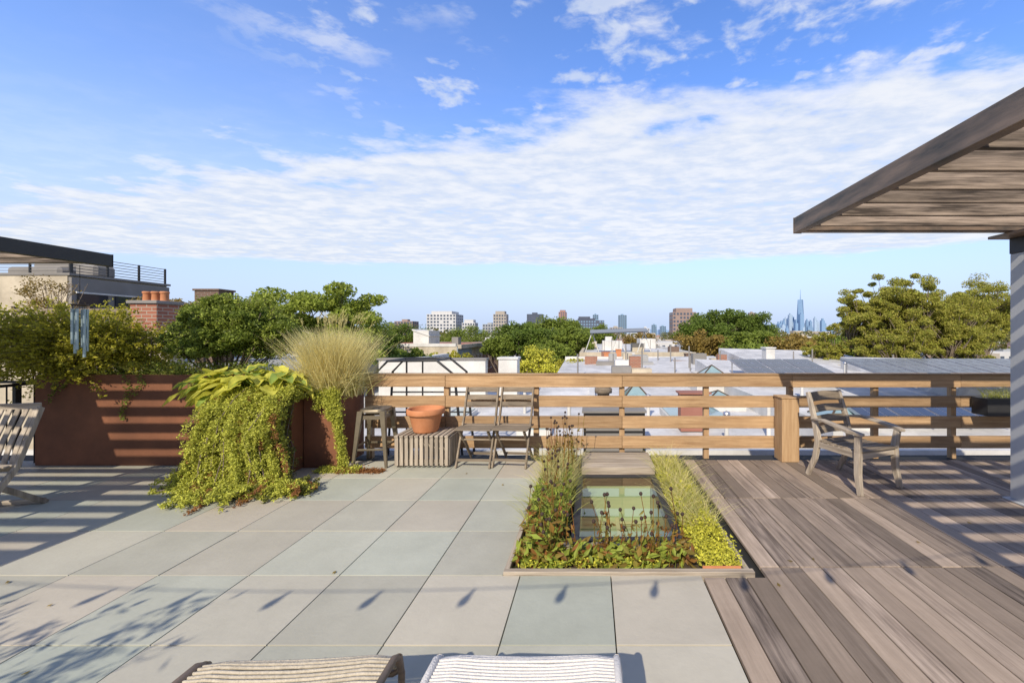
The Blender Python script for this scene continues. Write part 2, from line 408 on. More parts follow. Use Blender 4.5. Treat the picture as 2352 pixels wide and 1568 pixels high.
b=B("privet_shrub")
for c,rx,n in(((-6.95,5.25,1.35),.78,230),((-6.4,5.2,1.4),.62,190),((-6.05,5.2,1.3),.42,110),((-7.6,5.2,1.4),.7,150),((-6.6,5.1,1.2),.5,90)):
    c=np.array(c);d=dirs(n,-.4,.95);s=c+d*R.uniform(.05,.35,n)[:,None]
    sprays(b,s,d+R.normal(size=(n,3))*.25+[0,0,.15],R.uniform(.25,.6,n)*rx/.62,.2,48,.042,l_yel,asp=.6,spread=.028)
for i in range(24):
    p=np.array([R.uniform(-7.4,-5.8),5.2,1.0]);b.tube([p,p+[R.normal()*.12,R.normal()*.08,.25],p+[R.normal()*.3,R.normal()*.1,.6]],[.012,.008,.004],m_bark,n=5)
b.build()
b=B("boxwood_shrub")
cc=np.array([-4.78,5.42,1.60])
for i in range(26):
    a=R.uniform(-1,1);p=np.array([-4.8+a*.12,5.3,1.0]);e=cc+np.array([a*.65,R.uniform(-.35,.35),R.uniform(-.2,.3)])
    b.tube([p,(p+e)/2+[0,0,-.03],e],[.016,.011,.005],m_bark,n=5)
clump_tree(b,(0,0,0),cc+[0,0,.03],(.72,.50,.44),130,450,.042,l_mid,.16,limb=False,shell=.6,asp=.55,lowcut=-.72)
clump_tree(b,(0,0,0),cc+[0,0,.0],(.6,.40,.36),60,300,.044,l_dk,.17,limb=False,shell=.4,asp=.55,lowcut=-.8)
d=dirs(260,-.4,1);sprays(b,cc+d*[.62,.42,.40],d+R.normal(size=(260,3))*.2,R.uniform(.08,.2,260),.1,24,.04,l_tree,asp=.5,spread=.02)
b.build()
b=B("planter_perennials")
P=np.column_stack([R.uniform(-6.2,-4.2,900),R.uniform(5.02,5.45,900),np.full(900,1.05)])
b.blades(P,R.normal(size=(900,3))*[.5,.5,.1]+[0,0,1],R.uniform(.1,.38,900),.006,.4,l_grg)
q=np.column_stack([R.uniform(-6.8,-4.1,5000),R.uniform(4.98,5.45,5000),1.05+R.random(5000)**2*.22]);b.leaves(q,.035,.02,l_mid)
for x0,ln in((-5.72,.55),(-5.55,.25),(-6.6,.35),(-6.45,.2),(-4.9,.2)):
    n=int(ln*260);t=R.random(n);q=np.column_stack([x0+np.sin(t*5)*.04+R.normal(size=n)*.02,4.94+R.normal(size=n)*.012,1.12-t*ln]);b.leaves(q,.03,.018,l_mid)
b.build()

# hosta
b=B("hosta_plant")
def hleaf(b,root,d,L,W,droop):
    d=nrm(d);side=nrm(np.cross(d,(0,0,1)));up=np.cross(side,d)
    nu,nv=8,6;V=[]
    for i in range(nu+1):
        t=i/nu
        c=np.array(root)+d*L*t-np.array([0,0,1.])*droop*L*t*t
        wv=W*math.sin(math.pi*min(1,t*.93+.09))**.75*(1-.35*t)
        for j in range(nv+1):
            s=j/nv*2-1
            V.append(c+side*s*wv/2+up*(abs(s)**1.5*.16*W+.012*math.sin(t*14+s*3)))
    Fo=[];Fi=[]
    for i in range(nu):
        for j in range(nv):
            f=(i*(nv+1)+j,i*(nv+1)+j+1,(i+1)*(nv+1)+j+1,(i+1)*(nv+1)+j)
            (Fo if j in(0,nv-1) or i>nu-2 else Fi).append(f)
    V=np.array(V);n0=b.n;b.V.append(V);b.n+=len(V)
    b.F.append((np.array(Fo)+n0,b.mi(l_hos),True));b.F.append((np.array(Fi)+n0,b.mi(l_hosg if R.random()<.55 else l_hos),True))
    b.tube([np.array(root)-d*.18-[0,0,.12],np.array(root)],[.006,.005],l_hosg,n=5)
for i in range(75):
    cx=R.uniform(-4.4,-3.6);base=np.array([cx,R.uniform(4.62,4.98),1.0])
    a=R.uniform(0,2*math.pi);d=np.array([math.cos(a),math.sin(a)*.8-.45,R.uniform(-.1,.4)])
    if cx<-4.15: d[0]=-abs(d[0])
    hleaf(b,base+nrm(d)*.12+[0,0,R.uniform(-.02,.12)],d,R.uniform(.20,.31),R.uniform(.17,.27),R.uniform(.35,.8))
for i in range(12):
    base=np.array([R.uniform(-4.55,-4.25),R.uniform(4.6,4.85),R.uniform(.9,1.0)]);hleaf(b,base,(R.uniform(-1,.1),R.uniform(-.9,-.2),R.uniform(-.1,.3)),R.uniform(.22,.32),R.uniform(.18,.28),.7)
b.build()

# trailing creeper: bundles of trailing shoots that fall over the edge and run out over the paving
b=B("trailing_creeper")
def tufts(b,C,mat,k=5,s=.016,leaf=.026):
    q=np.repeat(C,k,0)+R.normal(size=(len(C)*k,3))*s;q[:,2]=np.maximum(q[:,2],.006)
    b.leaves(q,leaf,leaf*.5,mat,up=.2)
def shoot(pts,n,jit):
    pts=np.array(pts);k=len(pts)-1
    tt=np.sort(R.random(n))*k;i=np.minimum(tt.astype(int),k-1);f=(tt-i)[:,None]
    P0=pts[np.maximum(i-1,0)];P1=pts[i];P2=pts[i+1];P3=pts[np.minimum(i+2,k)]
    c=.5*((2*P1)+(-P0+P2)*f+(2*P0-5*P1+4*P2-P3)*f**2+(-P0+3*P1-3*P2+P3)*f**3)
    return c+R.normal(size=(n,3))*jit
allc=[]
streams=[(-4.12,.42,-4.3,0),(-4.08,.8,-4.25,0),(-4.05,1,-4.42,4.28),(-4.05,1,-4.1,4.02),(-4.0,1,-3.86,3.74),(-3.96,1,-3.70,3.66),(-3.9,1,-3.52,3.68),(-3.86,.8,0,0),(-3.8,1,-3.34,3.78),
         (-3.76,1,-3.18,3.88),(-3.72,1,-3.3,4.05),(-3.68,.62,0,0),(-3.62,1,-2.92,4.0),(-3.6,1,-2.84,3.93),(-3.55,.55,0,0),(-3.5,.7,0,0),(-3.95,.7,0,0),(-3.8,1,-3.6,4.0),(-4.0,1,-4.0,3.95),(-3.5,.85,-3.42,0),(-3.45,.45,-3.4,0)]
for (sx,fr_,tx,ty) in streams:
    bul=R.uniform(.08,.36)
    if fr_<1: tx=tx or sx+R.normal()*.08;ty=4.35
    base=[(sx,4.76,.93),(sx+(tx-sx)*.05,4.64-bul*.4,.91),(sx+(tx-sx)*.15,4.56-bul,.62),(sx+(tx-sx)*.36,4.48-bul*.9,.30),(sx+(tx-sx)*.6,min(4.38-bul*.6,max(ty+.15,4.1)),.07),(tx*.6+sx*.4+(tx-sx)*.25,(ty+4.25)/2,.05),(tx,ty,.03)]
    m=20
    for j in range(m):
        off=R.normal(size=3)*[.05,.05,.035]
        pts=np.array(base)+off*np.array([.6,.8,1,1,.9,.9,1.0])[:,None]*[1,1,1]
        pts[-1,:2]+=R.normal(size=2)*[.09,.07];pts[-2,:2]+=R.normal(size=2)*.05
        pts[:,2]=np.maximum(pts[:,2],.02)
        if j%3==0: pts[-2:,2]+=.04
        c=shoot(pts,110,[.010,.010,.007])
        f=fr_*R.uniform(.75,1) if fr_<1 else R.uniform(.8,1)
        c=c[:int(len(c)*f)];allc.append(c)
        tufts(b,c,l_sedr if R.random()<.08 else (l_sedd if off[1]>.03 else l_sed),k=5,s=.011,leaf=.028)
q=np.column_stack([R.uniform(-4.3,-3.4,1800),R.uniform(4.62,4.95,1800),.86+R.random(1800)*.08]);tufts(b,q,l_sed)
for i in range(90):
    c=allc[R.integers(len(allc))];p=c[R.integers(len(c))];k=45
    tufts(b,p+R.normal(size=(k,3))*[.03,.03,.025]+[0,-.03,.02],l_sed,k=5)
for i in range(18):
    x0=R.uniform(-3.32,-3.06);n=90;L_=R.choice([.15,.22,.35]);t=R.random(n)*L_
    tufts(b,np.column_stack([x0+t*.12,4.85-.03*np.sin(t*6),.93-t*.9])+R.normal(size=(n,3))*.018,l_sed)
for i in range(7):
    n=110;t=R.random(n);tufts(b,np.column_stack([-3.12+t*.16+R.normal()*.02,4.85-t*.05,.9-t*.88])+R.normal(size=(n,3))*.014,l_sed)
q=np.column_stack([R.uniform(-3.25,-2.75,400),R.uniform(4.70,4.84,400),R.random(400)*.03]);tufts(b,q,l_sed)
q=np.column_stack([R.uniform(-3.0,-2.45,260),4.74+R.normal(size=260)*.025,R.random(260)*.02]);tufts(b,q,l_sedr)
for i in range(120):
    c=allc[R.integers(len(allc))];
    if len(c)>40: b.tube(c[::12],[.005]*len(c[::12]),m_bark,n=4)
b.build()

# fountain grass
b=B("fountain_grass")
g0=np.array([-3.30,5.15,.84])
n=6600;P=g0+R.normal(size=(n,3))*[.11,.09,.01]
D=R.normal(size=(n,3))*[.21,.21,0]+[0,0,1]
b.blades(P,D,R.uniform(.45,1.0,n)*1.0,.0075,.17,l_gr,seg=5)
n=1200;P=g0+R.normal(size=(n,3))*[.11,.1,.01]
b.blades(P,R.normal(size=(n,3))*[.4,.4,0]+[0,0,.8],R.uniform(.3,.62,n),.007,.5,l_gr,seg=5)
n=900;P=g0+R.normal(size=(n,3))*[.12,.1,.01]
b.blades(P,R.normal(size=(n,3))*[.4,.4,0]+[0,0,.8],R.uniform(.2,.5,n),.007,.5,l_grg,seg=5)
for i in range(34):
    d=nrm(R.normal(size=3)*[.17,.17,0]+[.05,0,1]);L_=R.uniform(.88,1.05)
    e=g0+d*L_;b.tube([g0,e+d*.1],[.002,.0015],l_gr,n=3);t=R.random(40)[:,None];b.leaves(e+(d+[.3,0,-.15])*t*.10+R.normal(size=(40,3))*.005,.014,.005,l_gr)
b.build()

# bed plants
b=B("coneflower_plant")
def rosette(n,xr,yr,hmax,mat,leaf=.085):
    q=np.column_stack([R.uniform(*xr,n),R.uniform(*yr,n),-.02+R.random(n)**1.3*hmax]);A=R.normal(size=(n,3))*[1,1,.4]+[0,0,.5]
    b.leaves(q,leaf,leaf*.42,mat,A=A,up=.5,fold=.15)
rosette(330,(-.54,.72),(2.80,3.0),.15,l_red);rosette(420,(-.54,.66),(2.80,3.0),.14,l_tree)
rosette(240,(-.54,-.22),(2.8,3.9),.22,l_red);rosette(420,(-.54,-.22),(2.8,3.9),.22,l_tree)
rosette(120,(.1,.7),(2.85,3.02),.24,l_red,.06)
def stem(x,y,h):
    dx,dy=R.normal()*.05,R.normal()*.04
    pts=[(x,y,-.02),(x+dx*.4,y+dy*.4,h*.5),(x+dx,y+dy,h)]
    b.tube(pts,[.0035,.003,.0025],l_red,n=5)
    b.lathe([(0.001,-.012),(.011,-.006),(.014,.004),(.009,.014),(.001,.018)],(x+dx,y+dy,h),m_seed,n=9)
    k=7;t=R.random(k);q=np.column_stack([x+dx*t,y+dy*t,h*t*.75]);b.leaves(q,.055,.02,l_red)
for i in range(34): stem(R.uniform(-.52,-.2),R.uniform(3.0,5.0),R.uniform(.3,.5))
for i in range(20): stem(R.uniform(-.5,-.15),R.uniform(4.2,5.0),R.uniform(.5,.70))
for i in range(30): stem(R.uniform(.0,.68),R.uniform(2.85,3.02),R.uniform(.2,.50))
for i in range(12): stem(R.uniform(-.5,-.1),R.uniform(2.85,3.1),R.uniform(.2,.4))
b.build()
b=B("ornamental_grass")
n=1500;P=np.column_stack([R.uniform(-.53,-.22,n),R.uniform(3.3,5.05,n),np.full(n,-.03)])
b.blades(P,R.normal(size=(n,3))*[.28,.28,0]+[0,0,1],R.uniform(.15,.42,n),.006,.35,l_grg)
n=1100;P=np.column_stack([R.uniform(-.5,-.25,n),R.uniform(3.9,5.0,n),np.full(n,-.03)])
b.blades(P,R.normal(size=(n,3))*[.2,.2,0]+[0,0,1],R.uniform(.25,.5,n),.005,.35,l_gr)
q=np.column_stack([R.uniform(-.53,-.2,2200),R.uniform(3.3,5.1,2200),R.random(2200)*.2]);b.leaves(q,.045,.02,l_mid)
b.build()
b=B("sedum_groundcover")
n=1100;P=np.column_stack([R.uniform(.76,1.02,n),R.uniform(3.3,5.05,n),np.full(n,-.03)])
b.blades(P,R.normal(size=(n,3))*[.3,.3,0]+[0,0,1],R.uniform(.12,.38,n),.005,.4,l_grg)
b.blades(P[:800],R.normal(size=(800,3))*[.3,.3,0]+[0,0,1],R.uniform(.2,.46,800),.0045,.4,l_gr)
q=np.column_stack([R.uniform(.74,1.05,2600),R.uniform(2.8,5.1,2600),-.01+R.random(2600)**2*.1])
q[:,2]+=.05*np.sin(q[:,1]*9)*np.cos(q[:,0]*17)
tufts(b,q,l_lime,k=5,s=.014,leaf=.024)
q=np.column_stack([R.uniform(-.5,.5,200),R.uniform(2.8,2.95,200),R.random(200)*.04]);tufts(b,q,l_lime,k=4)
b.build()

# ------------------------------------------------------------------ furniture
def metal_stool(loc,rz):
    b=B("metal_stool");h=.70;t=.155
    n=28
    def ring(s,z):
        o=[]
        for j in range(n):
            a=2*math.pi*j/n;c,s_=math.cos(a),math.sin(a);e=.45
            o.append((s*math.copysign(abs(c)**e,c),s*math.copysign(abs(s_)**e,s_),z))
        return o
    rings=[ring(.05,h-.006),ring(t-.02,h-.008),ring(t-.006,h),ring(t,h-.008),ring(t+.004,h-.04)]
    V=sum(rings,[]);F=[]
    for i in range(len(rings)-1):
        for j in range(n):F.append((i*n+j,i*n+(j+1)%n,(i+1)*n+(j+1)%n,(i+1)*n+j))
    b.add(V,F,m_gun,True)
    b.box(-.05,.05,-.012,.012,h-.012,h-.006,m_black)
    for sx in(-1,1):
        for sy in(-1,1):
            top=np.array([sx*.13,sy*.13,h-.02]);bot=np.array([sx*.195,sy*.195,0])
            b.hexa([bot+[-.014,-.014,0],bot+[.014,-.014,0],bot+[.014,.014,0],bot+[-.014,.014,0],
                    top+[-.032,-.032,0],top+[.032,-.032,0],top+[.032,.032,0],top+[-.032,.032,0]],m_gun)
    for z,r in((.22,.175),):
        for s in(-1,1):
            b.beam((-r,s*r,z),(r,s*r,z),.008,.025,m_gun);b.beam((s*r,-r,z+.03),(s*r,r,z+.03),.008,.025,m_gun)
    for s in(-1,1):
        b.beam((-.14,s*.14,h-.1),(.14,s*.14,h-.1),.006,.05,m_gun);b.beam((s*.14,-.14,h-.1),(s*.14,.14,h-.1),.006,.05,m_gun)
    place(b.build(bevel=.003),loc,rz)
metal_stool((-2.70,5.06,0),.08)

b=B("slatted_side_table")
for i in range(11):
    x=-2.385+i*.0605;b.box(x,x+.042,4.87,4.892,.03,.37,m_grey_z);b.box(x,x+.042,5.28,5.30,.03,.37,m_grey_z)
    b.box(x-.001,x+.043,4.862,5.31,.373,.395,m_grey_y)
for i in range(8):
    y=4.90+i*.048
    for x in(-2.40,-1.745): b.box(x,x+.02,y,y+.036,.03,.37,m_grey_z)
b.box(-2.38,-1.75,4.893,4.91,.06,.10,m_brn_x);b.box(-2.38,-1.75,4.893,4.91,.30,.34,m_brn_x)
for x in(-2.38,-1.78):
    for y in(4.915,5.23): b.box(x,x+.04,y,y+.045,0,.37,m_brn_z)
b.build(bevel=.003)
b=B("terracotta_pot")
b.lathe([(.001,.0),(.14,0),(.15,.02),(.195,.215),(.198,.22),(.222,.222),(.226,.235),(.226,.285),(.22,.292),(.200,.292),(.195,.28),(.175,.16),(.001,.16)],(-2.09,5.08,.398),m_terra,n=48)
b.build()

def folding_chair(loc,rz,m1=m_brn_x,m2=m_brn_z):
    b=B("folding_chair")
    for s in(-1,1):
        b.rod([(s*.205,-.235,0),(s*.205,-.06,.36),(s*.205,.05,.58),(s*.205,.16,.93)],.022,.038,m2)
        b.rod([(s*.175,.22,0),(s*.175,.0,.24),(s*.175,-.20,.445)],.022,.036,m2)
        b.beam((s*.175,-.21,.437),(s*.175,.12,.437),.02,.03,m2)
    for i in range(6):
        y=-.225+i*.06; b.beam((-.225,y,.462),(.225,y,.462),.046,.016,m1)
    for z,y in((.895,.165),(.80,.135),(.715,.105)):
        b.rod([(-.195,y-.006,z),(-.1,y+.012,z),(0,y+.018,z),(.1,y+.012,z),(.195,y-.006,z)],.062,.014,m1,side=(0,.3,1))
    b.beam((-.2,-.20,.09),(.2,-.20,.09),.02,.03,m1);b.beam((-.17,.18,.06),(.17,.18,.06),.02,.03,m1)
    b.beam((-.2,-.08,.31),(.2,-.08,.31),.018,.02,m1)
    o=b.build(bevel=.002);place(o,loc,rz);return o
folding_chair((-1.43,5.10,0),-.05);folding_chair((-.98,5.10,0),-.1)

# weathered armchair
b=B("wooden_armchair")
for s in(-1,1):
    b.rod([(s*.30,-.30,0),(s*.285,-.265,.2),(s*.275,-.26,.42),(s*.30,-.275,.60)],.05,.06,m_grey_z,rad=[.8,1,1.05,.95])
    b.rod([(s*.25,.36,0),(s*.25,.26,.22),(s*.25,.22,.42),(s*.25,.27,.66),(s*.245,.36,.95)],.045,.055,m_grey_z,rad=[.85,1,1.1,1,.8])
    b.rod([(s*.262,.29,.655),(s*.30,.12,.675),(s*.325,-.05,.655),(s*.33,-.2,.63),(s*.30,-.33,.61)],.065,.028,m_grey_y,side=(1,0,0),rad=[.7,.9,1.1,1.25,1.0])
    b.beam((s*.262,-.25,.385),(s*.25,.22,.385),.028,.07,m_grey_y)
for i in range(8):
    y=-.275+i*.065;b.beam((-.27,y,.43-.012*math.sin((i)/7*math.pi)),(.27,y,.43-.012*math.sin((i)/7*math.pi)),.052,.018,m_brn_x)
b.beam((-.27,-.262,.385),(.27,-.262,.385),.028,.075,m_grey_x);b.beam((-.25,.22,.385),(.25,.22,.385),.028,.06,m_grey_x)
for z,y,hh in((.53,.235,.085),(.645,.262,.085),(.76,.298,.085),(.89,.345,.11)):
    b.rod([(-.23,y,z),(-.1,y+.02,z+.004),(0,y+.026,z+.007),(.1,y+.02,z+.004),(.23,y,z)],hh,.018,m_brn_x,side=(0,.35,1))
place(b.build(bevel=.004),(2.86,4.43,0),math.radians(21))

# slatted chair at left
b=B("slatted_patio_chair")
for i in range(9):
    x=-.23+i*.0575;b.rod([(x,.06,.42),(x,.14,.66),(x*1.04,.26,.93)],.038,.014,m_grey_z)
b.beam((-.27,.265,.945),(.27,.265,.945),.028,.055,m_grey_x);b.beam((-.26,.06,.42),(.26,.06,.42),.025,.05,m_grey_x)
for s in(-1,1):
    b.rod([(s*.27,-.33,0),(s*.27,-.1,.24),(s*.27,.06,.42),(s*.27,.27,.93)],.025,.05,m_grey_z)
    b.rod([(s*.245,.35,0),(s*.245,.02,.24),(s*.245,-.30,.43)],.025,.045,m_grey_z)
for i in range(7):
    y=-.32+i*.062;b.beam((-.27,y,.45),(.27,y,.45),.05,.018,m_grey_x)
b.beam((-.25,.33,.03),(.25,.33,.03),.03,.04,m_grey_x);b.beam((-.27,-.3,.05),(.27,-.3,.05),.03,.04,m_grey_x)
place(b.build(bevel=.003),(-5.42,3.50,0),math.radians(14))

# rope loungers
def lounger(loc,rz,rope,frame,wd):
    b=B("rope_lounger");h=wd/2
    prof=[(0.0,.30),(-.015,.355),(-.06,.385),(-.16,.392),(-.4,.375),(-.7,.355),(-1.0,.36),(-1.25,.45),(-1.6,.66),(-1.85,.80)]
    for s in(-1,1):
        pts=[(s*h,y,z) for y,z in prof]; b.tube(pts,.014,frame,n=10)
    b.tube([(-h,0,.30),(-h+.03,.004,.28),(h-.03,.004,.28),(h,0,.30)],.014,frame,n=10)
    b.tube([(-h,-1.85,.8),(h,-1.85,.8)],.014,frame,n=10)
    for s in(-1,1):
        b.tube([(s*h,-.03,.372),(s*(h+.012),-.02,.3),(s*(h+.012),-.03,0)],.013,frame,n=10)
        b.tube([(s*h,-1.2,.43),(s*h,-1.3,.2),(s*h,-1.32,0)],.013,frame,n=10)
    P=np.array([(0,y,z) for y,z in prof]);seg=np.linalg.norm(np.diff(P,axis=0),axis=1);cum=np.concatenate([[0],np.cumsum(seg)])
    step=.0155 if rope is m_rope_w else .0195
    for s in np.arange(.005,cum[-1],step):
        y=np.interp(s,cum,P[:,1]);z=np.interp(s,cum,P[:,2])
        sag=.024*min(1,s/.15)
        xs=np.linspace(-1,1,9)
        pts=[(x*(h+.004),y+R.normal()*.0008,z+.012-sag*(1-x*x)-(.016 if abs(x)==1 else 0)) for x in xs]
        b.tube(pts,.0062,rope,n=6)
    o=b.build();place(o,loc,rz)
lounger((-.25,1.60,0),0.0,m_rope_w,m_rope_w,.69)
lounger((-1.12,1.585,0),math.radians(3),m_rope_t,m_steel,.72)

# ------------------------------------------------------------------ pergolas
b=B("steel_pergola")
x0,x1,yF,yN,z=1.92,6.2,3.84,-2.2,2.58
b.box(x0,x0+.012,yN,yF,z,z+.145,m_steel)
b.box(x0+.012,x0+.075,yN,yF,z,z+.012,m_steel);b.box(x0+.012,x0+.075,yN,yF,z+.133,z+.145,m_steel)
b.box(x0+.076,x1,yF-.012,yF,z+.001,z+.144,m_steel);b.box(x0+.076,x1,yF-.075,yF-.012,z+.0,z+.012,m_steel)
b.box(x0-.004,x0+.075,yF+.001,yF+.008,z-.003,z+.148,m_steel)
y=yF-.22
while y>yN:
    b.box(x0+.078,x1-.01,y-.018,y+.018,z+.010+R.normal()*.003,z+.128,m_perg); y-=.305
b.box(4.05,4.15,yN,yF-.08,z-.10,z-.002,m_steel)
b.box(3.9,4.3,3.63,3.98,z-.03,z-.004,m_steel)
b.box(x0+.04,x0+.055,2.02,2.05,z+.146,z+.165,m_steel)
b.build(bevel=.002)
b=B("pergola_post")
b.box(4.09,4.32,3.66,3.95,0.02,2.40,m_post);b.box(4.05,4.36,3.62,3.99,0.003,.02,m_post)
b.box(4.085,4.325,3.655,3.955,2.402,2.55,m_black)
b.build(bevel=.004)
b=B("steel_pergola")
x0,x1,yF,yN,z=-9.0,-5.05,4.25,-1.6,2.33
b.box(x1-.012,x1,yN,yF,z,z+.125,m_black);b.box(x1-.075,x1-.012,yN,yF,z,z+.012,m_black);b.box(x1-.075,x1-.012,yN,yF,z+.113,z+.125,m_black)
b.box(x1-.075,x1+.003,yF+.001,yF+.008,z-.003,z+.128,m_black)
b.box(x0,x1-.076,yF-.075,yF,z+.03,z+.10,m_black)
y=yF-.2
while y>yN:
    b.box(x0,x1-.078,y-.016,y+.016,z+.004,z+.105,m_perg); y-=.26
b.box(x0,-6.72,1.75,4.2,z+.108,z+.115,m_gstuc)  # unseen solid sheet added to keep the planter's left end in shade
b.box(-7.4,-7.3,4.0,4.12,0,z,m_black)
b.build(bevel=.002)

b=B("wind_chime")
cx,cy=-5.33,4.2
b.tube([(cx,cy,2.34),(cx,cy,1.95)],.0025,m_black,n=5)
b.lathe([(.001,.012),(.06,.01),(.06,-.005),(.001,-.006)],(cx,cy,1.92),m_dwood,n=20)
for i in range(6):
    a=i*math.pi/3;x=cx+.048*math.cos(a);y=cy+.048*math.sin(a);ln=(.50,.44,.40,.46,.36,.42)[i]
    b.tube([(x,y,1.92),(x,y,1.87)],.0015,m_black,n=4);b.tube([(x,y,1.88),(x,y,1.88-ln)],.0125,m_chime,n=10)
b.tube([(cx,cy,1.92),(cx,cy,1.40)],.0015,m_black,n=4)
b.build()

b=B("string_lights")
A=np.array([-5.05,-.45,2.42]);C=np.array([2.0,-.35,2.62]);pts=[]
for t in np.linspace(0,1,30): pts.append(A+(C-A)*t-[0,0,.42*4*t*(1-t)*.5])
b.tube(pts,.004,m_black,n=5)
for t in np.linspace(.08,.98,12):
    p=A+(C-A)*t-[0,0,.42*4*t*(1-t)*.5]
    b.lathe([(.010,0),(.012,-.04),(.025,-.07),(.028,-.10),(.018,-.12),(.001,-.125)],p,m_black,n=12)
b.build()
b=B("potted_tree")
b.lathe([(.001,0),(.2,0),(.26,.4),(.28,.42),(.24,.42),(.001,.38)],(-3.7,-.7,0),m_terra)
b.tube([(-3.7,-.7,.38),(-3.68,-.68,.7),(-3.7,-.7,1.1)],[.03,.025,.02],m_bark)
d=dirs(70,-.1,.95);sprays(b,np.array([-3.6,-.6,1.35])+d*.15,d,R.uniform(.5,1.15,70),.25,22,.085,l_mid,asp=.35,spread=.05)
b.build()

b=B("metal_railing")
for x in(-7.02,):
    b.tube([(x,5.5,1.0),(x,-2,1.0)],.02,m_black);
    for y in np.arange(-2,5.6,.12): b.tube([(x,y,0),(x,y,1.0)],.007,m_black,n=6)
b.box(-7.04,-7.0,4.9,4.94,0,1.02,m_black)
b.tube([(-8.5,5.05,1.02),(-6.9,5.05,1.02)],.018,m_black)
b.build()

# ------------------------------------------------------------------ neighbour roofs
b=B("neighbour_rooftop")
b.box(-14,22,5.75,8.2,-11,-.95,m_roofg)
b.hexa([(-9,8.2,-11),(4.9,8.2,-11),(4.9,17,-11),(-9,17,-11),(-9,8.2,-.9),(4.9,8.2,-.9),(4.9,17,-.55),(-9,17,-.55)],m_roofw)
b.hexa([(5.1,8.2,-11),(11.4,8.2,-11),(11.4,20,-11),(5.1,20,-11),(5.1,8.2,-.75),(11.4,8.2,-.75),(11.4,20,.10),(5.1,20,.35)],m_roofw)
b.hexa([(11.7,8.2,-11),(26,8.2,-11),(26,19,-11),(11.7,19,-11),(11.7,8.2,-.5),(26,8.2,-.5),(26,19,.2),(11.7,19,.52)],m_roofw)
b.box(-9,4.9,17.01,17.3,-11,-.25,m_white); b.box(4.9,5.1,8.2,20,-11,-.25,m_white);b.box(11.41,11.69,8.2,19,-11,-.05,m_white)
b.box(-14,22,8.1,8.19,-1,-.72,m_white)
b.box(-.1,.1,8.2,17,-11,-.45,m_white)
b.build()
b=B("neighbour_rooftop")
b.hexa([(-2,17.4,-11),(9,20.3,-11),(9,30,-11),(-2,30,-11),(-2,17.4,-.9),(9,20.3,-.7),(9,30,-.05),(-2,30,-.35)],m_roofw)
b.hexa([(9.1,20.3,-11),(17,20.3,-11),(17,29,-11),(9.1,29,-11),(9.1,20.3,-.3),(17,20.3,-.4),(17,29,.35),(9.1,29,.55)],m_roofw)
b.box(-2,8.9,30.02,30.3,-11,-.12,m_white)
b.build()
b=B("white_parapet_wall")
b.box(-7.4,-3.7,14,14.3,-1,.70,m_white);b.box(-7.45,-3.65,13.95,14.35,.703,.76,m_gstuc)
b.box(-7.4,-7.1,14.31,20,-1,.62,m_white)
b.build()
def chimney(x0,x1,y0,y1,z0,z1,mat,cap,pots=0,name="chimney"):
    b=B(name);b.box(x0,x1,y0,y1,z0,z1,mat);b.box(x0-.04,x1+.04,y0-.04,y1+.04,z1+.002,z1+.07,cap)
    for i in range(pots):
        x=x0+(x1-x0)*(i+.5)/pots;r=(x1-x0)/pots*.38
        b.lathe([(r,0),(r*.9,.16),(r*1.1,.17),(r*1.1,.21),(r*.7,.21),(r*.7,.1)],(x,(y0+y1)/2,z1+.07),m_terra,n=16)
    b.build(bevel=.01)
chimney(-3.25,-2.6,14,14.5,-.8,.72,m_white,m_white)
chimney(7.9,8.3,18.3,18.8,-.2,.92,m_white,m_white,name="white_chimney")
chimney(-9.74,-9.17,8.5,9.0,1.2,2.25,m_brick,m_gstuc,3,name="brick_chimney")
chimney(-13.8,-12.95,14,14.6,-1,3.1,m_brick2,m_brick2,name="brick_chimney")
b=B("roof_hatch_railing")
for y in(7.4,8.1):
    b.tube([(-4.1,y,-.9),(-4.0,y,.86),(-3.75,y,1.12),(-2.85,y,1.13),(-2.52,y,.86),(-2.35,y,-.9)],.024,m_black)
    b.tube([(-4.0,y,.45),(-2.5,y,.45)],.016,m_black);b.tube([(-4.0,y,.05),(-2.45,y,.05)],.016,m_black)
    b.tube([(-3.4,y,-.9),(-3.4,y,1.12)],.016,m_black)
for x,z in((-3.75,1.12),(-2.85,1.13)): b.tube([(x,7.4,z),(x,8.1,z)],.02,m_black)
b.build()
b=B("rooftop_hvac_unit")
b.box(-.17,1.05,8.0,8.9,-.93,.05,m_black);b.box(-.2,1.08,7.97,8.93,.052,.09,m_gstuc)
for i in range(8): b.box(-.12,1.0,7.975,7.995,-.8+i*.1,-.75+i*.1,m_gstuc)
b.build()
b=B("roof_vent")
b.lathe([(.14,-.9),(.14,.25),(.2,.26),(.2,.36),(.02,.46)],(.26,9.3,0),m_brn_x,n=20);b.build()
def roof_sky(x0,x1,y0,y1,z,pyr=0,name="roof_skylight"):
    b=B(name);b.box(x0,x1,y0,y1,z-.2,z+.18,m_white)
    if pyr:
        c=((x0+x1)/2,(y0+y1)/2,z+.19+pyr);V=[(x0,y0,z+.19),(x1,y0,z+.19),(x1,y1,z+.19),(x0,y1,z+.19),c]
        b.add(V,[(0,1,4),(1,2,4),(2,3,4),(3,0,4)],m_rglass)
        for p in V[:4]: b.beam(p,c,.04,.04,m_dwood)
    else:
        b.box(x0+.06,x1-.06,y0+.06,y1-.06,z+.183,z+.21,m_rglass)
        b.box((x0+x1)/2-.02,(x0+x1)/2+.02,y0+.06,y1-.06,z+.212,z+.23,m_alu)
    b.build()
roof_sky(2.0,3.6,10.6,12,-.75);roof_sky(3.4,4.7,12.3,13.7,-.75,.35);roof_sky(-1.8,-1.0,9.6,10.6,-.85)
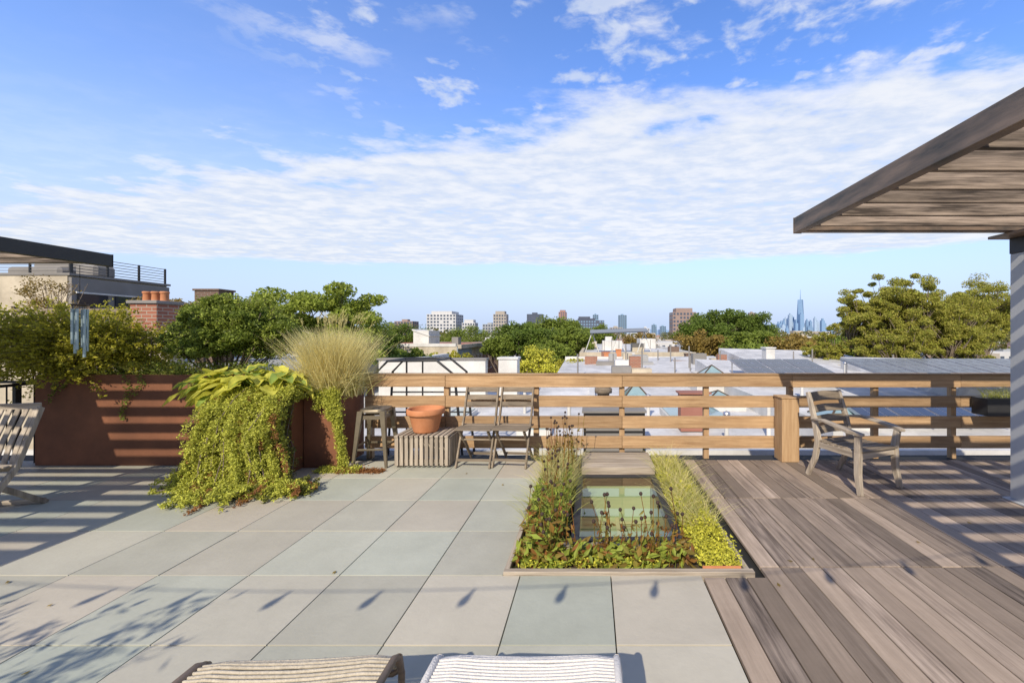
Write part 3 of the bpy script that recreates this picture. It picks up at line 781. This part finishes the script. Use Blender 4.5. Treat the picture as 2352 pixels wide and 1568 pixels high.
roof_sky(1.0,1.9,13,14,-.7,.5);roof_sky(5.6,6.6,9.5,10.5,-.6,.3);roof_sky(3.9,5.4,15,16.4,-.4,.6,name="roof_skylight");roof_sky(-4.6,-3.4,10.5,12,-.8)
b=B("roof_tank");b.box(2.2,2.9,10.0,10.35,-.8,.12,m_redb);b.box(2.15,2.95,9.95,10.4,.122,.16,m_redb);b.build()
for (x,y,z) in((-.6,10.5,-.2),(3.0,9.0,-.2),(4.2,9.6,-.1),(6.5,12.5,.1),(9.4,15,.5),(-2,12,-.1),(1.6,11.5,-.2)):
    b=B("vent_pipe");b.tube([(x,y,-1),(x,y,z)],.05,m_white,n=12);b.lathe([(.08,0),(.08,.07),(.01,.1)],(x,y,z),m_alu,n=12);b.build()
b=B("roof_bulkheads")
for k in range(26):
    x=R.uniform(-1,16);y=R.uniform(21,29);w=R.uniform(.4,1.3)
    if x>8.5 and x<9.6: x+=1.5
    h=R.uniform(.1,.75);b.box(x,x+w,y,y+w*.8,-.9,h-.35,[m_white,m_cream,m_gstuc,m_roofg,m_brick][R.integers(5)])
for k in range(14):
    x=R.uniform(-1,16);y=R.uniform(21,29);b.tube([(x,y,-.9),(x,y,R.uniform(.2,.9))],.04,m_gstuc,n=6)
b.build()
def solar(x0,x1,y0,z0,y1,z1,nx,ny):
    b=B("solar_panel_array")
    P=lambda u,v,o=0:np.array([x0+(x1-x0)*u,y0+(y1-y0)*v,z0+(z1-z0)*v+o])
    for i in range(nx):
        for j in range(ny):
            a,c=(i+.03)/nx,(i+.97)/nx;d,e=(j+.02)/ny,(j+.98)/ny
            b.hexa([P(a,d,-.03),P(c,d,-.03),P(c,e,-.03),P(a,e,-.03),P(a,d),P(c,d),P(c,e),P(a,e)],m_alu)
            for k in range(3):
                for l in range(2):
                    u0=a+(c-a)*(k+.04)/3;u1=a+(c-a)*(k+.96)/3;v0=d+(e-d)*(l+.04)/2;v1=d+(e-d)*(l+.96)/2
                    b.add([P(u0,v0,.004),P(u1,v0,.004),P(u1,v1,.004),P(u0,v1,.004)],[(0,1,2,3)],m_solar)
    for i in range(nx+1):
        u=min(max(i/nx,.01),.99);b.beam(P(u,0,-.05),P(u,1,-.05),.04,.04,m_alu)
        b.beam(P(u,.9,-.05),P(u,.9,-.05)-[0,0,.8],.04,.04,m_alu)
    b.build()
solar(8.3,15.0,10.4,.28,13.6,.78,6,3);solar(5.6,8.8,14.0,.10,16.5,.58,3,2);solar(6.2,9.8,9.2,-.3,10.4,.0,4,1)

# left neighbours
b=B("penthouse_building")
b.box(-34,-15.6,12,14.8,-11,3.35,m_cream);b.box(-15.597,-15.5,12.02,14.8,-11,3.30,m_gstuc)
b.box(-34,-15.5,11.97,14.85,3.352,3.42,m_gstuc)
b.box(-15.49,-15.46,12.15,12.9,2.45,2.82,m_win);b.box(-15.49,-15.46,13.1,13.8,2.45,2.82,m_win)
b.box(-15.495,-15.44,12.1,13.85,2.83,2.88,m_white)
for z in np.linspace(3.5,3.95,6):
    b.tube([(-34,12.05,z),(-15.7,12.05,z),(-15.6,12.1,z),(-15.6,14.75,z)],.012,m_gstuc,n=5)
for x in np.arange(-24,-15.6,1.2): b.box(x,x+.04,12.03,12.07,3.4,3.97,m_black)
for y in(12.1,13.0,13.9,14.75): b.box(-15.63,-15.58,y-.02,y+.02,3.4,3.97,m_black)
b.build()
b=B("covered_sofa")
b.box(-18.6,-16.9,12.8,13.6,3.43,3.75,m_gstuc);b.box(-18.6,-16.9,13.4,13.7,3.755,4.0,m_gstuc);b.box(-16.7,-16.0,13,13.6,3.43,3.85,m_gstuc)
b.build(bevel=.08)
b=B("party_wall")
b.box(-24,-8.85,8.45,8.75,-11,1.62,m_cream);b.box(-24,-8.8,8.4,8.8,1.623,1.68,m_cream);b.box(-24,-8.6,8.76,20,-11,.6,m_roofg)
b.build()
b=B("slatted_screen_fence")
for i in range(6): b.box(-14.4,-9.7,10,10.03,1.35+i*.155,1.46+i*.155,m_brn_x)
for x in np.arange(-14.4,-9.6,.94): b.box(x-.04,x+.04,10.031,10.1,.6,2.3,m_dwood)
b.build()
b=B("ornamental_shrub")
clump_tree(b,(0,0,0),(-11.2,10.7,2.25),(.8,.4,.35),26,160,.06,l_aut,.2,limb=False)
clump_tree(b,(0,0,0),(-15.0,11.2,2.6),(.8,.4,.7),26,60,.06,l_aut,.25,limb=False)
for i in range(20):
    p=np.array([-15,11.2,1.0]);b.tube([p,p+[R.normal()*.3,0,.8],p+[R.normal()*.6,0,2]],[.02,.012,.005],m_bark,n=4)
b.build()
b=B("ailanthus_tree")
base=np.array([-10.8,16,-3.])
clump_tree(b,base,(-10.9,16,2.3),(3.0,1.8,1.15),64,300,.16,l_tree,.48,trunk=.16,shell=.4,asp=.45,flat=.5)
clump_tree(b,(-10.0,15.5,-3),(-9.0,15.5,1.2),(1.3,1.0,1.1),30,230,.15,l_tree,.42,trunk=.08,asp=.45)
b.build()
# ------------------------------------------------------------------ mid-distance row houses
def winrow(b,axis,fixed,a0,a1,z0,z1,cols,rows,out,fm=None,wf=.45,hf=.55):
    for i in range(cols):
        for j in range(rows):
            ca=a0+(a1-a0)*(i+.5)/cols;cz=z0+(z1-z0)*(j+.5)/rows;hw=(a1-a0)/cols*wf/2;hh=(z1-z0)/rows*hf/2
            def bx(u0,u1,w0,w1,t,m):
                lo,hi=sorted((fixed,fixed+out*t))
                if axis=='x': b.box(u0,u1,lo,hi,w0,w1,m)
                else: b.box(lo,hi,u0,u1,w0,w1,m)
            bx(ca-hw,ca+hw,cz-hh,cz+hh,.03,m_win)
            if fm:
                bx(ca-hw*1.15,ca+hw*1.15,cz+hh+.003,cz+hh*1.14,.09,fm);bx(ca-hw*1.15,ca+hw*1.15,cz-hh*1.12,cz-hh-.003,.09,fm)
                bx(ca-.03,ca+.03,cz-hh,cz+hh,.05,fm);bx(ca-hw,ca+hw,cz-.03,cz+.03,.055,fm)
cols_=[m_blueb,m_cream,m_redb,m_brick,m_blueb,m_redb]
b=B("row_house_block")
y=40
for i,mm in enumerate(cols_[:4]):
    y1=y+4.6
    b.box(-26,-13.4,y,y1-.02,-11,.3+R.uniform(-.1,.15),m_cream if i==0 else mm)
    b.box(-13.397,-13.3,y,y1-.02,-11,.25,mm);b.box(-13.3,-12.95,y,y1-.03,.1,.5,m_cream)
    winrow(b,'y',-13.3,y+.2,y1-.2,-10.5,-.1,3,3,1,m_white)
    y=y1
b.box(-26,-13.5,39.95,40.2,.3,.6,m_white)
b.box(-18.6,-17,42,45,.3,1.9,m_white);b.hexa([(-18.7,41.9,1.9),(-16.9,41.9,1.3),(-16.9,45.1,1.3),(-18.7,45.1,1.9),(-18.7,41.9,2.05),(-16.9,41.9,1.4),(-16.9,45.1,1.4),(-18.7,45.1,2.05)],m_white)
b.box(-22.5,-21,43,44,.3,1.0,m_cream);b.box(-24.5,-24,42,43,.3,1.4,m_brick);b.box(-15.3,-14.6,44,45,.3,1.2,m_gstuc)
b.build()
b=B("cream_apartment_building")
b.box(-1.1,9.0,35,72,-11,-.35,m_cream);b.box(-1.1,9.0,35,35.3,-.35,-.02,m_cream);b.box(-1.1,-.8,35.3,72,-.35,-.05,m_cream);b.box(8.7,9.0,35.3,72,-.35,-.05,m_white)
b.box(-.79,8.69,35.31,72,-.349,-.30,m_roofw)
for (a,c,d,e,h,m) in((1.2,3.4,46,49,.75,m_white),(4.2,5.4,42,44,.55,m_cream),(6.2,8.2,52,56,.9,m_white),(-.3,.6,50,52,.6,m_cream),(2,3,60,63,1.1,m_white),(7.3,8.2,38,39,.35,m_brick2)):
    b.box(a,c,d,e,-.3,h,m)
for i in range(9): b.tube([(1.2+i*.8,40+i,-.3),(1.2+i*.8,40+i,R.uniform(.5,1.4))],.03,m_gstuc,n=5)
b.box(.8,1.5,34.2,34.9,-3,.05,m_brick)
b.build()
chimney(.9,1.3,30.4,30.8,-2,.1,m_terra,m_terra,name="orange_flue");chimney(1.8,2.2,30.4,30.8,-2,.35,m_terra,m_terra,name="orange_flue")
chimney(2.7,3.1,29.6,30,-2,.1,m_white,m_white,name="white_flue");chimney(7.2,7.9,31,31.6,-2,-.0,m_brick2,m_brick2,name="brick_chimney")
b=B("solar_canopy")
b.hexa([(-.2,40,1.55),(5.6,40,1.75),(5.6,42,2.1),(-.2,42,1.9),(-.2,40,1.63),(5.6,40,1.83),(5.6,42,2.18),(-.2,42,1.98)],m_solar)
for x in(0,2.7,5.3):
    for dx in(-.7,.7): b.tube([(x,41,1.7),(x+dx,41,-.3)],.05,m_white,n=5)
b.build()

# ------------------------------------------------------------------ distant trees
def dtree(b,x,y,zt,w,mat,per=190,leaf=.3,h=None,ncl=40):
    h=h or w*.55
    clump_tree(b,(x,y,-11),(x,y,zt-h),(w,w*.8,h),ncl,per,leaf,mat,w*.26,trunk=.28,shell=.5,asp=.6,flat=.75)
    d=R.normal(size=(900,3));d/=np.linalg.norm(d,axis=1)[:,None]
    b.leaves(np.array([x,y,zt-h])+d*R.random((900,1))**.4*np.array([w*.75,w*.6,h*.8]),leaf*1.3,leaf*.8,mat)
for (x,y,zt,w,mt,lf) in((16.9,25,4.7,2.3,l_loc,.13),(19.8,26,5.6,3.0,l_loc,.13),(23.8,27,4.8,3.3,l_loc,.13),(28.0,29,5.5,3.5,l_loc,.13),(17.6,23.5,3.2,2.4,l_loc,.12),(22,24.5,3.4,2.6,l_loc,.12),(14.9,25.5,2.2,1.7,l_loc,.12)):
    b=B("honey_locust_tree")
    clump_tree(b,(x,y,-8),(x,y,zt-2.4),(w,w*.7,2.4),140,260,lf,mt,w*.145,trunk=.2,shell=.25,asp=.5,flat=.6)
    b.build()
b=B("street_trees")
for (x,y,zt,w,m) in((-9,52,3.0,3.6,l_dk),(-5.5,60,4.3,4.2,l_mid),(-11.5,70,3.8,4,l_dk),(-2.2,48,2.1,2.8,l_mid),(-7.2,46,2.1,3,l_dk),(-4,72,4.1,4,l_dk),(0.4,78,3.2,4,l_mid),(-13.5,85,4.0,5,l_dk),(-10.2,46,1.4,2.4,l_mid),(-4.4,44,.9,2.4,l_mid)):
    dtree(b,x,y,zt,w,m)
b.build()
b=B("willow_tree");dtree(b,-3.5,26,.6,1.9,l_lime,per=200,leaf=.16,h=1.6)
dtree(b,-1.5,29,.0,1.6,l_yel,per=160,leaf=.16,h=1.4);b.build()
b=B("park_trees")
for (x,y,zt,w,m) in((13.5,50,3.2,3.4,l_dk),(17.5,56,5.2,4.2,l_dk),(21.5,58,4.8,4,l_dk),(12,42,1.6,3,l_aut),(16,40,2.0,3.2,l_mid),(19,38,1.4,3.2,l_aut),(14,34,.6,2.4,l_mid),(22,44,1.8,3,l_aut),(24,60,3.2,4,l_mid),(18,33,.9,2.2,l_aut),(27,45,1.8,4,l_mid),(9.5,80,1.8,4,l_aut)):
    dtree(b,x,y,zt,w,m)
b.build()
b=B("backyard_trees")
for (x,y,zt,w,m) in((-8.4,17.5,.9,1.5,l_mid),(-15.8,30,1.0,2.6,l_mid),(-20,36,2.6,3,l_dk),(-26,55,3.4,4,l_dk),(-12,34,.0,2.4,l_yel),(-19,60,2.6,4,l_mid)):
    dtree(b,x,y,zt,w,m,leaf=.22)
b.build()
b=B("distant_trees")
for i in range(240):
    y=R.uniform(95,650);x=R.uniform(-1.4,1.2)*y
    w=R.uniform(3.5,7);c=np.array([x,y,R.uniform(-4,.4)+ (1.0 if R.random()<.2 else 0)])
    d=R.normal(size=(260,3));d/=np.linalg.norm(d,axis=1)[:,None]
    bump=1+.25*np.sin(d[:,:1]*5+i)*np.cos(d[:,1:2]*4+i*2)
    q=c+d*bump*(R.random((260,1))**.25)*np.array([w,w,w*.55]);b.leaves(q,1.1,.8,l_far)
b.build()

# ------------------------------------------------------------------ distant buildings
def dm(name,c): return M(name,tuple(v*.9 for v in c),tuple(min(1,v*1.1) for v in c),scale=.05,rough=.8)
d_white=dm("far_white",(.55,.55,.55));d_tan=dm("far_tan",(.38,.34,.29));d_brn=dm("far_brown",(.30,.22,.19));d_red=dm("far_red",(.33,.20,.17))
d_dark=dm("far_dark",(.085,.10,.14));d_blue=dm("far_blue",(.17,.27,.38));d_hz=dm("haze_tower",(.20,.32,.48));d_hz2=dm("haze_tower_light",(.34,.44,.56));d_win=M("far_window",(.08,.10,.14),rough=.2)  # haze towers carry the distance haze in their base colour
d_grey=dm("far_grey",(.34,.36,.38))
def tower(name,x0,x1,y,top,mat,cols,rows,crown=None,depth=None,winm=None):
    b=B(name);dp=depth or (x1-x0)*.8
    b.box(x0,x1,y,y+dp,-11,top,mat)
    b.box(x0+(x1-x0)*.3,x0+(x1-x0)*.62,y+dp*.3,y+dp*.7,top,top+max(1.6,(x1-x0)*.11),mat)
    if crown=='step': b.box(x0+(x1-x0)*.15,x1-(x1-x0)*.15,y+1,y+dp-1,top,top+3,mat)
    h=top+11
    for i in range(cols):
        for j in range(rows):
            if R.random()<.05: continue
            a=x0+(x1-x0)*(i+.2)/cols;c=x0+(x1-x0)*(i+.8)/cols;z0=-11+h*(j+.25)/rows;z1=-11+h*(j+.8)/rows
            b.box(a,c,y-.08,y,z0,z1,winm or d_win)
    sx=x1 if x1<0 else x0;o=.08 if x1<0 else -.08
    for i in range(max(2,cols//2)):
        for j in range(rows):
            n=max(2,cols//2);a=y+dp*(i+.2)/n;c=y+dp*(i+.8)/n;z0=-11+h*(j+.25)/rows;z1=-11+h*(j+.8)/rows
            b.box(min(sx,sx+o),max(sx,sx+o),a,c,z0,z1,winm or d_win)
    b.build()
tower("apartment_block",-164,-135,400,20.5,d_white,9,10,'step');tower("apartment_block",-196,-178,400,13.5,d_brn,6,7)
tower("apartment_block",-206,-197,420,10,d_tan,4,6)
tower("office_building",-129,-116,400,12,d_white,5,7,'step');tower("office_building",-114,-100,420,11,d_grey,5,7)
tower("apartment_tower",-98,-85,400,20.5,d_tan,5,10,'step');tower("apartment_tower",-97,-74,600,30,d_dark,6,12)
tower("apartment_tower",-49.8,-38,600,33,d_red,4,14,'step');tower("office_building",-31,15,500,17.5,d_dark,14,8,winm=d_blue)
tower("office_building",-18,4,505,20,d_dark,6,9);tower("apartment_tower",1,9.5,600,29,d_blue,3,12)
tower("glass_tower",39.5,51.5,600,28.5,d_blue,4,13,winm=d_dark);tower("office_building",49.6,57,400,6.5,d_white,4,6)
tower("brick_apartment_block",60,77.5,300,17.3,d_brn,7,10,'step');tower("apartment_tower",234,243,600,32,d_brn,3,12)
tower("apartment_tower",104,112,700,16,d_blue,3,8);tower("apartment_tower",122,132,720,14,d_blue,3,8)
tower("office_building",20,34,450,8,d_tan,5,6);tower("office_building",-70,-55,420,9,d_grey,5,6);tower("apartment_tower",-132,-122,560,20,d_grey,4,9)
b=B("distant_city_blocks")
pal=[d_white,d_tan,d_brn,d_red,d_grey,m_cream,d_white]
for i in range(900):
    y=R.uniform(85,1600)**1.0
    if i%2: y=R.uniform(85,500)
    x=R.uniform(-1.5,1.3)*y
    if -13<x<0 and y<95: continue
    w=R.uniform(6,18)*(1+y/900);top=R.uniform(-6,-.5)+ (R.random()**4)*y*.012
    mm=pal[R.integers(len(pal))]
    b.box(x,x+w,y,y+w*.8,-11,top,mm)
    if R.random()<.5: b.box(x+w*.2,x+w*.4,y+w*.2,y+w*.5,top,top+R.uniform(.8,2.2),pal[R.integers(len(pal))])
    if y<420:
        k=int(w/2.2)
        for c in range(k):
            for r_ in range(2): b.box(x+(c+.25)*w/k,x+(c+.7)*w/k,y-.06,y,top-1.2-r_*3-1.5,top-1.2-r_*3,d_win)
b.build()
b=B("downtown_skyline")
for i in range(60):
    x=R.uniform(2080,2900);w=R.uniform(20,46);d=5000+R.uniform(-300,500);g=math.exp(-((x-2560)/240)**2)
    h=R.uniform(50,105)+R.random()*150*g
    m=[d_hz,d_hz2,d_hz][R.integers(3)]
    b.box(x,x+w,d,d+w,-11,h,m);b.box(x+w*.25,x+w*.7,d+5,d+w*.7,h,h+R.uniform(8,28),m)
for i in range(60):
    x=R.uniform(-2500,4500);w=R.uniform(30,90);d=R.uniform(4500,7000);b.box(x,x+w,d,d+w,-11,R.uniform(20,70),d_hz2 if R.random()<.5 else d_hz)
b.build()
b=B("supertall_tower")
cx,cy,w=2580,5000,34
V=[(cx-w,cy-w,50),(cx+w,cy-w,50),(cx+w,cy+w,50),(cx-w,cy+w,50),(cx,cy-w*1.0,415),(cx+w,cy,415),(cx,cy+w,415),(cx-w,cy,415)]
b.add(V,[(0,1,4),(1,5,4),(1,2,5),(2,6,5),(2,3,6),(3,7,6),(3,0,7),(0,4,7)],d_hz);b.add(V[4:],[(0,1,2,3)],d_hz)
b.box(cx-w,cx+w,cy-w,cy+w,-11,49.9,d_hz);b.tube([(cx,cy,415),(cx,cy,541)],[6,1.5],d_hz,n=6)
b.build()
# ground
m_ground=M("city_ground",(.10,.11,.09),(.20,.20,.17),scale=.02,rough=.9)
m_hazewater=M("hazy_harbour",(.16,.24,.34),(.20,.28,.38),scale=.001,rough=.5)  # bluish horizon haze put into the colour of the far water sheet
b=B("ground");S=14000;b.add([(-S,-S,-11.02),(S,-S,-11.02),(S,S,-11.02),(-S,S,-11.02)],[(0,1,2,3)],m_ground);b.build()
b=B("hazy_harbour_sheet");b.add([(-S,2200,-10.5),(S,2200,-10.5),(S,S,-10.5),(-S,S,-10.5)],[(0,1,2,3)],m_hazewater);b.build()
m_hill=M("hazy_hill",(.24,.36,.50),(.28,.40,.54),scale=.001)  # ridge added for the horizon, its haze put into the base colour
b=B("distant_haze_hills")
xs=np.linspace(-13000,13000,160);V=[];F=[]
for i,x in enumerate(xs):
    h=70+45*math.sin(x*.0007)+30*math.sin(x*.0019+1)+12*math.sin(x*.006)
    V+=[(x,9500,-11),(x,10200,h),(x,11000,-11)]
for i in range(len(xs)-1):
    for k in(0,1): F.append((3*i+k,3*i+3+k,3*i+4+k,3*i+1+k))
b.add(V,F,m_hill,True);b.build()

b=B("fallen_leaves")
n=26;q=np.column_stack([R.uniform(-4,3.5,n),R.uniform(1.6,4.8,n),np.full(n,.008)]);b.leaves(q,.035,.02,l_aut,A=R.normal(size=(n,3))*[1,1,.05],up=4,fold=.1);b.build()

# ------------------------------------------------------------------ light and sky
ld=nrm((.37,1.29,-1.0))
elev=math.asin(-ld[2]);az=math.atan2(-ld[0],-ld[1])
sun=bpy.data.lights.new("sun",'SUN');sun.energy=5.0;sun.angle=math.radians(.5);sun.color=(1,.90,.74)
so=bpy.data.objects.new("sun",sun);scene.collection.objects.link(so);so.location=(-5,-20,20)
so.rotation_euler=Vector(ld).to_track_quat('-Z','Y').to_euler()
W=bpy.data.worlds.new("World");scene.world=W;W.use_nodes=True;nt=W.node_tree;N=nt.nodes;L=nt.links
bg=N["Background"];bg.inputs[1].default_value=.15
sky=N.new("ShaderNodeTexSky");sky.sky_type='NISHITA';sky.sun_disc=False;sky.sun_elevation=elev;sky.sun_rotation=az%(2*math.pi)
sky.air_density=1.0;sky.dust_density=.4;sky.ozone_density=2.0
def mt(op,a,b_=None,c=None,clamp=False):
    n=N.new("ShaderNodeMath");n.operation=op;n.use_clamp=clamp
    for i,v in enumerate((a,b_,c)):
        if v is None: continue
        if isinstance(v,(int,float)): n.inputs[i].default_value=v
        else: L.new(v,n.inputs[i])
    return n.outputs[0]
def sstep(v,lo,hi,o0=0,o1=1):
    n=N.new("ShaderNodeMapRange");n.interpolation_type='SMOOTHSTEP';n.inputs[1].default_value=lo;n.inputs[2].default_value=hi;n.inputs[3].default_value=o0;n.inputs[4].default_value=o1;L.new(v,n.inputs[0]);return n.outputs[0]
tc=N.new("ShaderNodeTexCoord");sp=N.new("ShaderNodeSeparateXYZ");L.new(tc.outputs["Generated"],sp.inputs[0])
zc=mt('MAXIMUM',sp.outputs[2],.03)
u=mt('DIVIDE',sp.outputs[0],zc);v=mt('DIVIDE',sp.outputs[1],zc)
cb=N.new("ShaderNodeCombineXYZ");L.new(u,cb.inputs[0]);L.new(v,cb.inputs[1])
def noise(scale,det,rough,off,dist=0,sx=1,sy=1,rot=0):
    mp=N.new("ShaderNodeMapping");mp.inputs["Location"].default_value=(off,off*.7,0);mp.inputs["Scale"].default_value=(sx,sy,1);mp.inputs["Rotation"].default_value=(0,0,rot)
    L.new(cb.outputs[0],mp.inputs[0]);n=N.new("ShaderNodeTexNoise");n.inputs["Scale"].default_value=scale;n.inputs["Detail"].default_value=det;n.inputs["Roughness"].default_value=rough;n.inputs["Distortion"].default_value=dist
    L.new(mp.outputs[0],n.inputs["Vector"]);return n.outputs[0]
n1=noise(.9,4,.5,3.1,.1);n2=noise(6.5,6,.58,1.7,.15,sx=.75,sy=1.1,rot=.5);n3=noise(1.8,7,.6,9.3,.25,sx=.8,sy=1.1,rot=.4)
n4=noise(8.5,5,.55,21.3,.2,rot=.3);n5=noise(2.6,3,.5,5.5,.2)
near=mt('SUBTRACT',v,mt('SUBTRACT',1.55,mt('MULTIPLY',u,.25)))
u2=mt('MULTIPLY',u,u)
far=mt('SUBTRACT',mt('SUBTRACT',mt('SUBTRACT',6.1,mt('MULTIPLY',u,.12)),mt('MULTIPLY',u2,.045)),v)
nearj=mt('ADD',near,mt('MULTIPLY',mt('SUBTRACT',n3,.5),1.8));farj=mt('ADD',far,mt('MULTIPLY',mt('SUBTRACT',n1,.5),1.2))
band=mt('MULTIPLY',sstep(nearj,-.25,.7),sstep(farj,-.15,.6))
tex=mt('ADD',mt('MULTIPLY',n2,.55),mt('MULTIPLY',n3,.45))
dband=mt('MULTIPLY',sstep(mt('ADD',tex,mt('MULTIPLY',band,.29)),.50,.76),band)
# small altocumulus puffs overhead
tex2=mt('ADD',mt('MULTIPLY',n4,.5),mt('MULTIPLY',n5,.5))
patch=mt('MULTIPLY',sstep(u,-1.5,-.6),sstep(farj,.5,1.5))
dp=mt('MULTIPLY',sstep(tex2,.505,.62),patch)
dp=mt('MAXIMUM',dp,mt('MULTIPLY',mt('MULTIPLY',sstep(tex,.485,.63),sstep(n1,.30,.50)),patch))
veil=mt('MULTIPLY',mt('MULTIPLY',sstep(mt('MULTIPLY',u,-1),-.6,3.0),sstep(farj,-.3,1.2)),.35)
dens=mt('MAXIMUM',mt('MAXIMUM',mt('MULTIPLY',dband,.92),mt('MULTIPLY',dp,.72)),mt('MULTIPLY',veil,sstep(near,-1.6,.6)))
val=mt('MULTIPLY',sstep(sp.outputs[1],-.3,.45,.85,1.8),sstep(sp.outputs[2],.6,.95,1,.7))  # sky value shaped by direction: dimmed behind camera to cut blue ambient light
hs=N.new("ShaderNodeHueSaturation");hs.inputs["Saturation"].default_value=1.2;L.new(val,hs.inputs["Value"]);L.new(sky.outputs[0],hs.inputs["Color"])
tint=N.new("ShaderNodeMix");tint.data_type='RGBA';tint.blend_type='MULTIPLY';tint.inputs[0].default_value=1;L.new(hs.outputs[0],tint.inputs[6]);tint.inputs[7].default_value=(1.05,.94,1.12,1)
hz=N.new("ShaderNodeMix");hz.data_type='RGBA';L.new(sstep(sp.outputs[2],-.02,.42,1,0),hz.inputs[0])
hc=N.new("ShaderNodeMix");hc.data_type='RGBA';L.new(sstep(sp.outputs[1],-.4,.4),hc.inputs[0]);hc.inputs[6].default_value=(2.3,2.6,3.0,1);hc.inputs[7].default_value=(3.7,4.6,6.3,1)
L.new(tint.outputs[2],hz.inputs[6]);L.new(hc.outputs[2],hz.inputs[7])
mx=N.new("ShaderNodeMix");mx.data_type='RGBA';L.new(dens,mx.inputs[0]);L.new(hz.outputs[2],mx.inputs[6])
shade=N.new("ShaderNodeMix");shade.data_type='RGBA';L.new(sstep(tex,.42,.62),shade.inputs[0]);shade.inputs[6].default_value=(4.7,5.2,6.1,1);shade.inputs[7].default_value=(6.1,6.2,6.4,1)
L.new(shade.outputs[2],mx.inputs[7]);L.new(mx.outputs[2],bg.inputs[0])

# ------------------------------------------------------------------ camera
cam=bpy.data.cameras.new("camera");co=bpy.data.objects.new("camera",cam);scene.collection.objects.link(co)
co.location=(0,0,1.63);co.rotation_euler=(math.pi/2,0,0);cam.sensor_width=36;cam.lens=14.19
cam.shift_x=-.0782;cam.shift_y=-.0081;cam.clip_start=.05;cam.clip_end=30000
scene.camera=co
scene.view_settings.view_transform='Standard';scene.view_settings.look='None';scene.view_settings.exposure=0
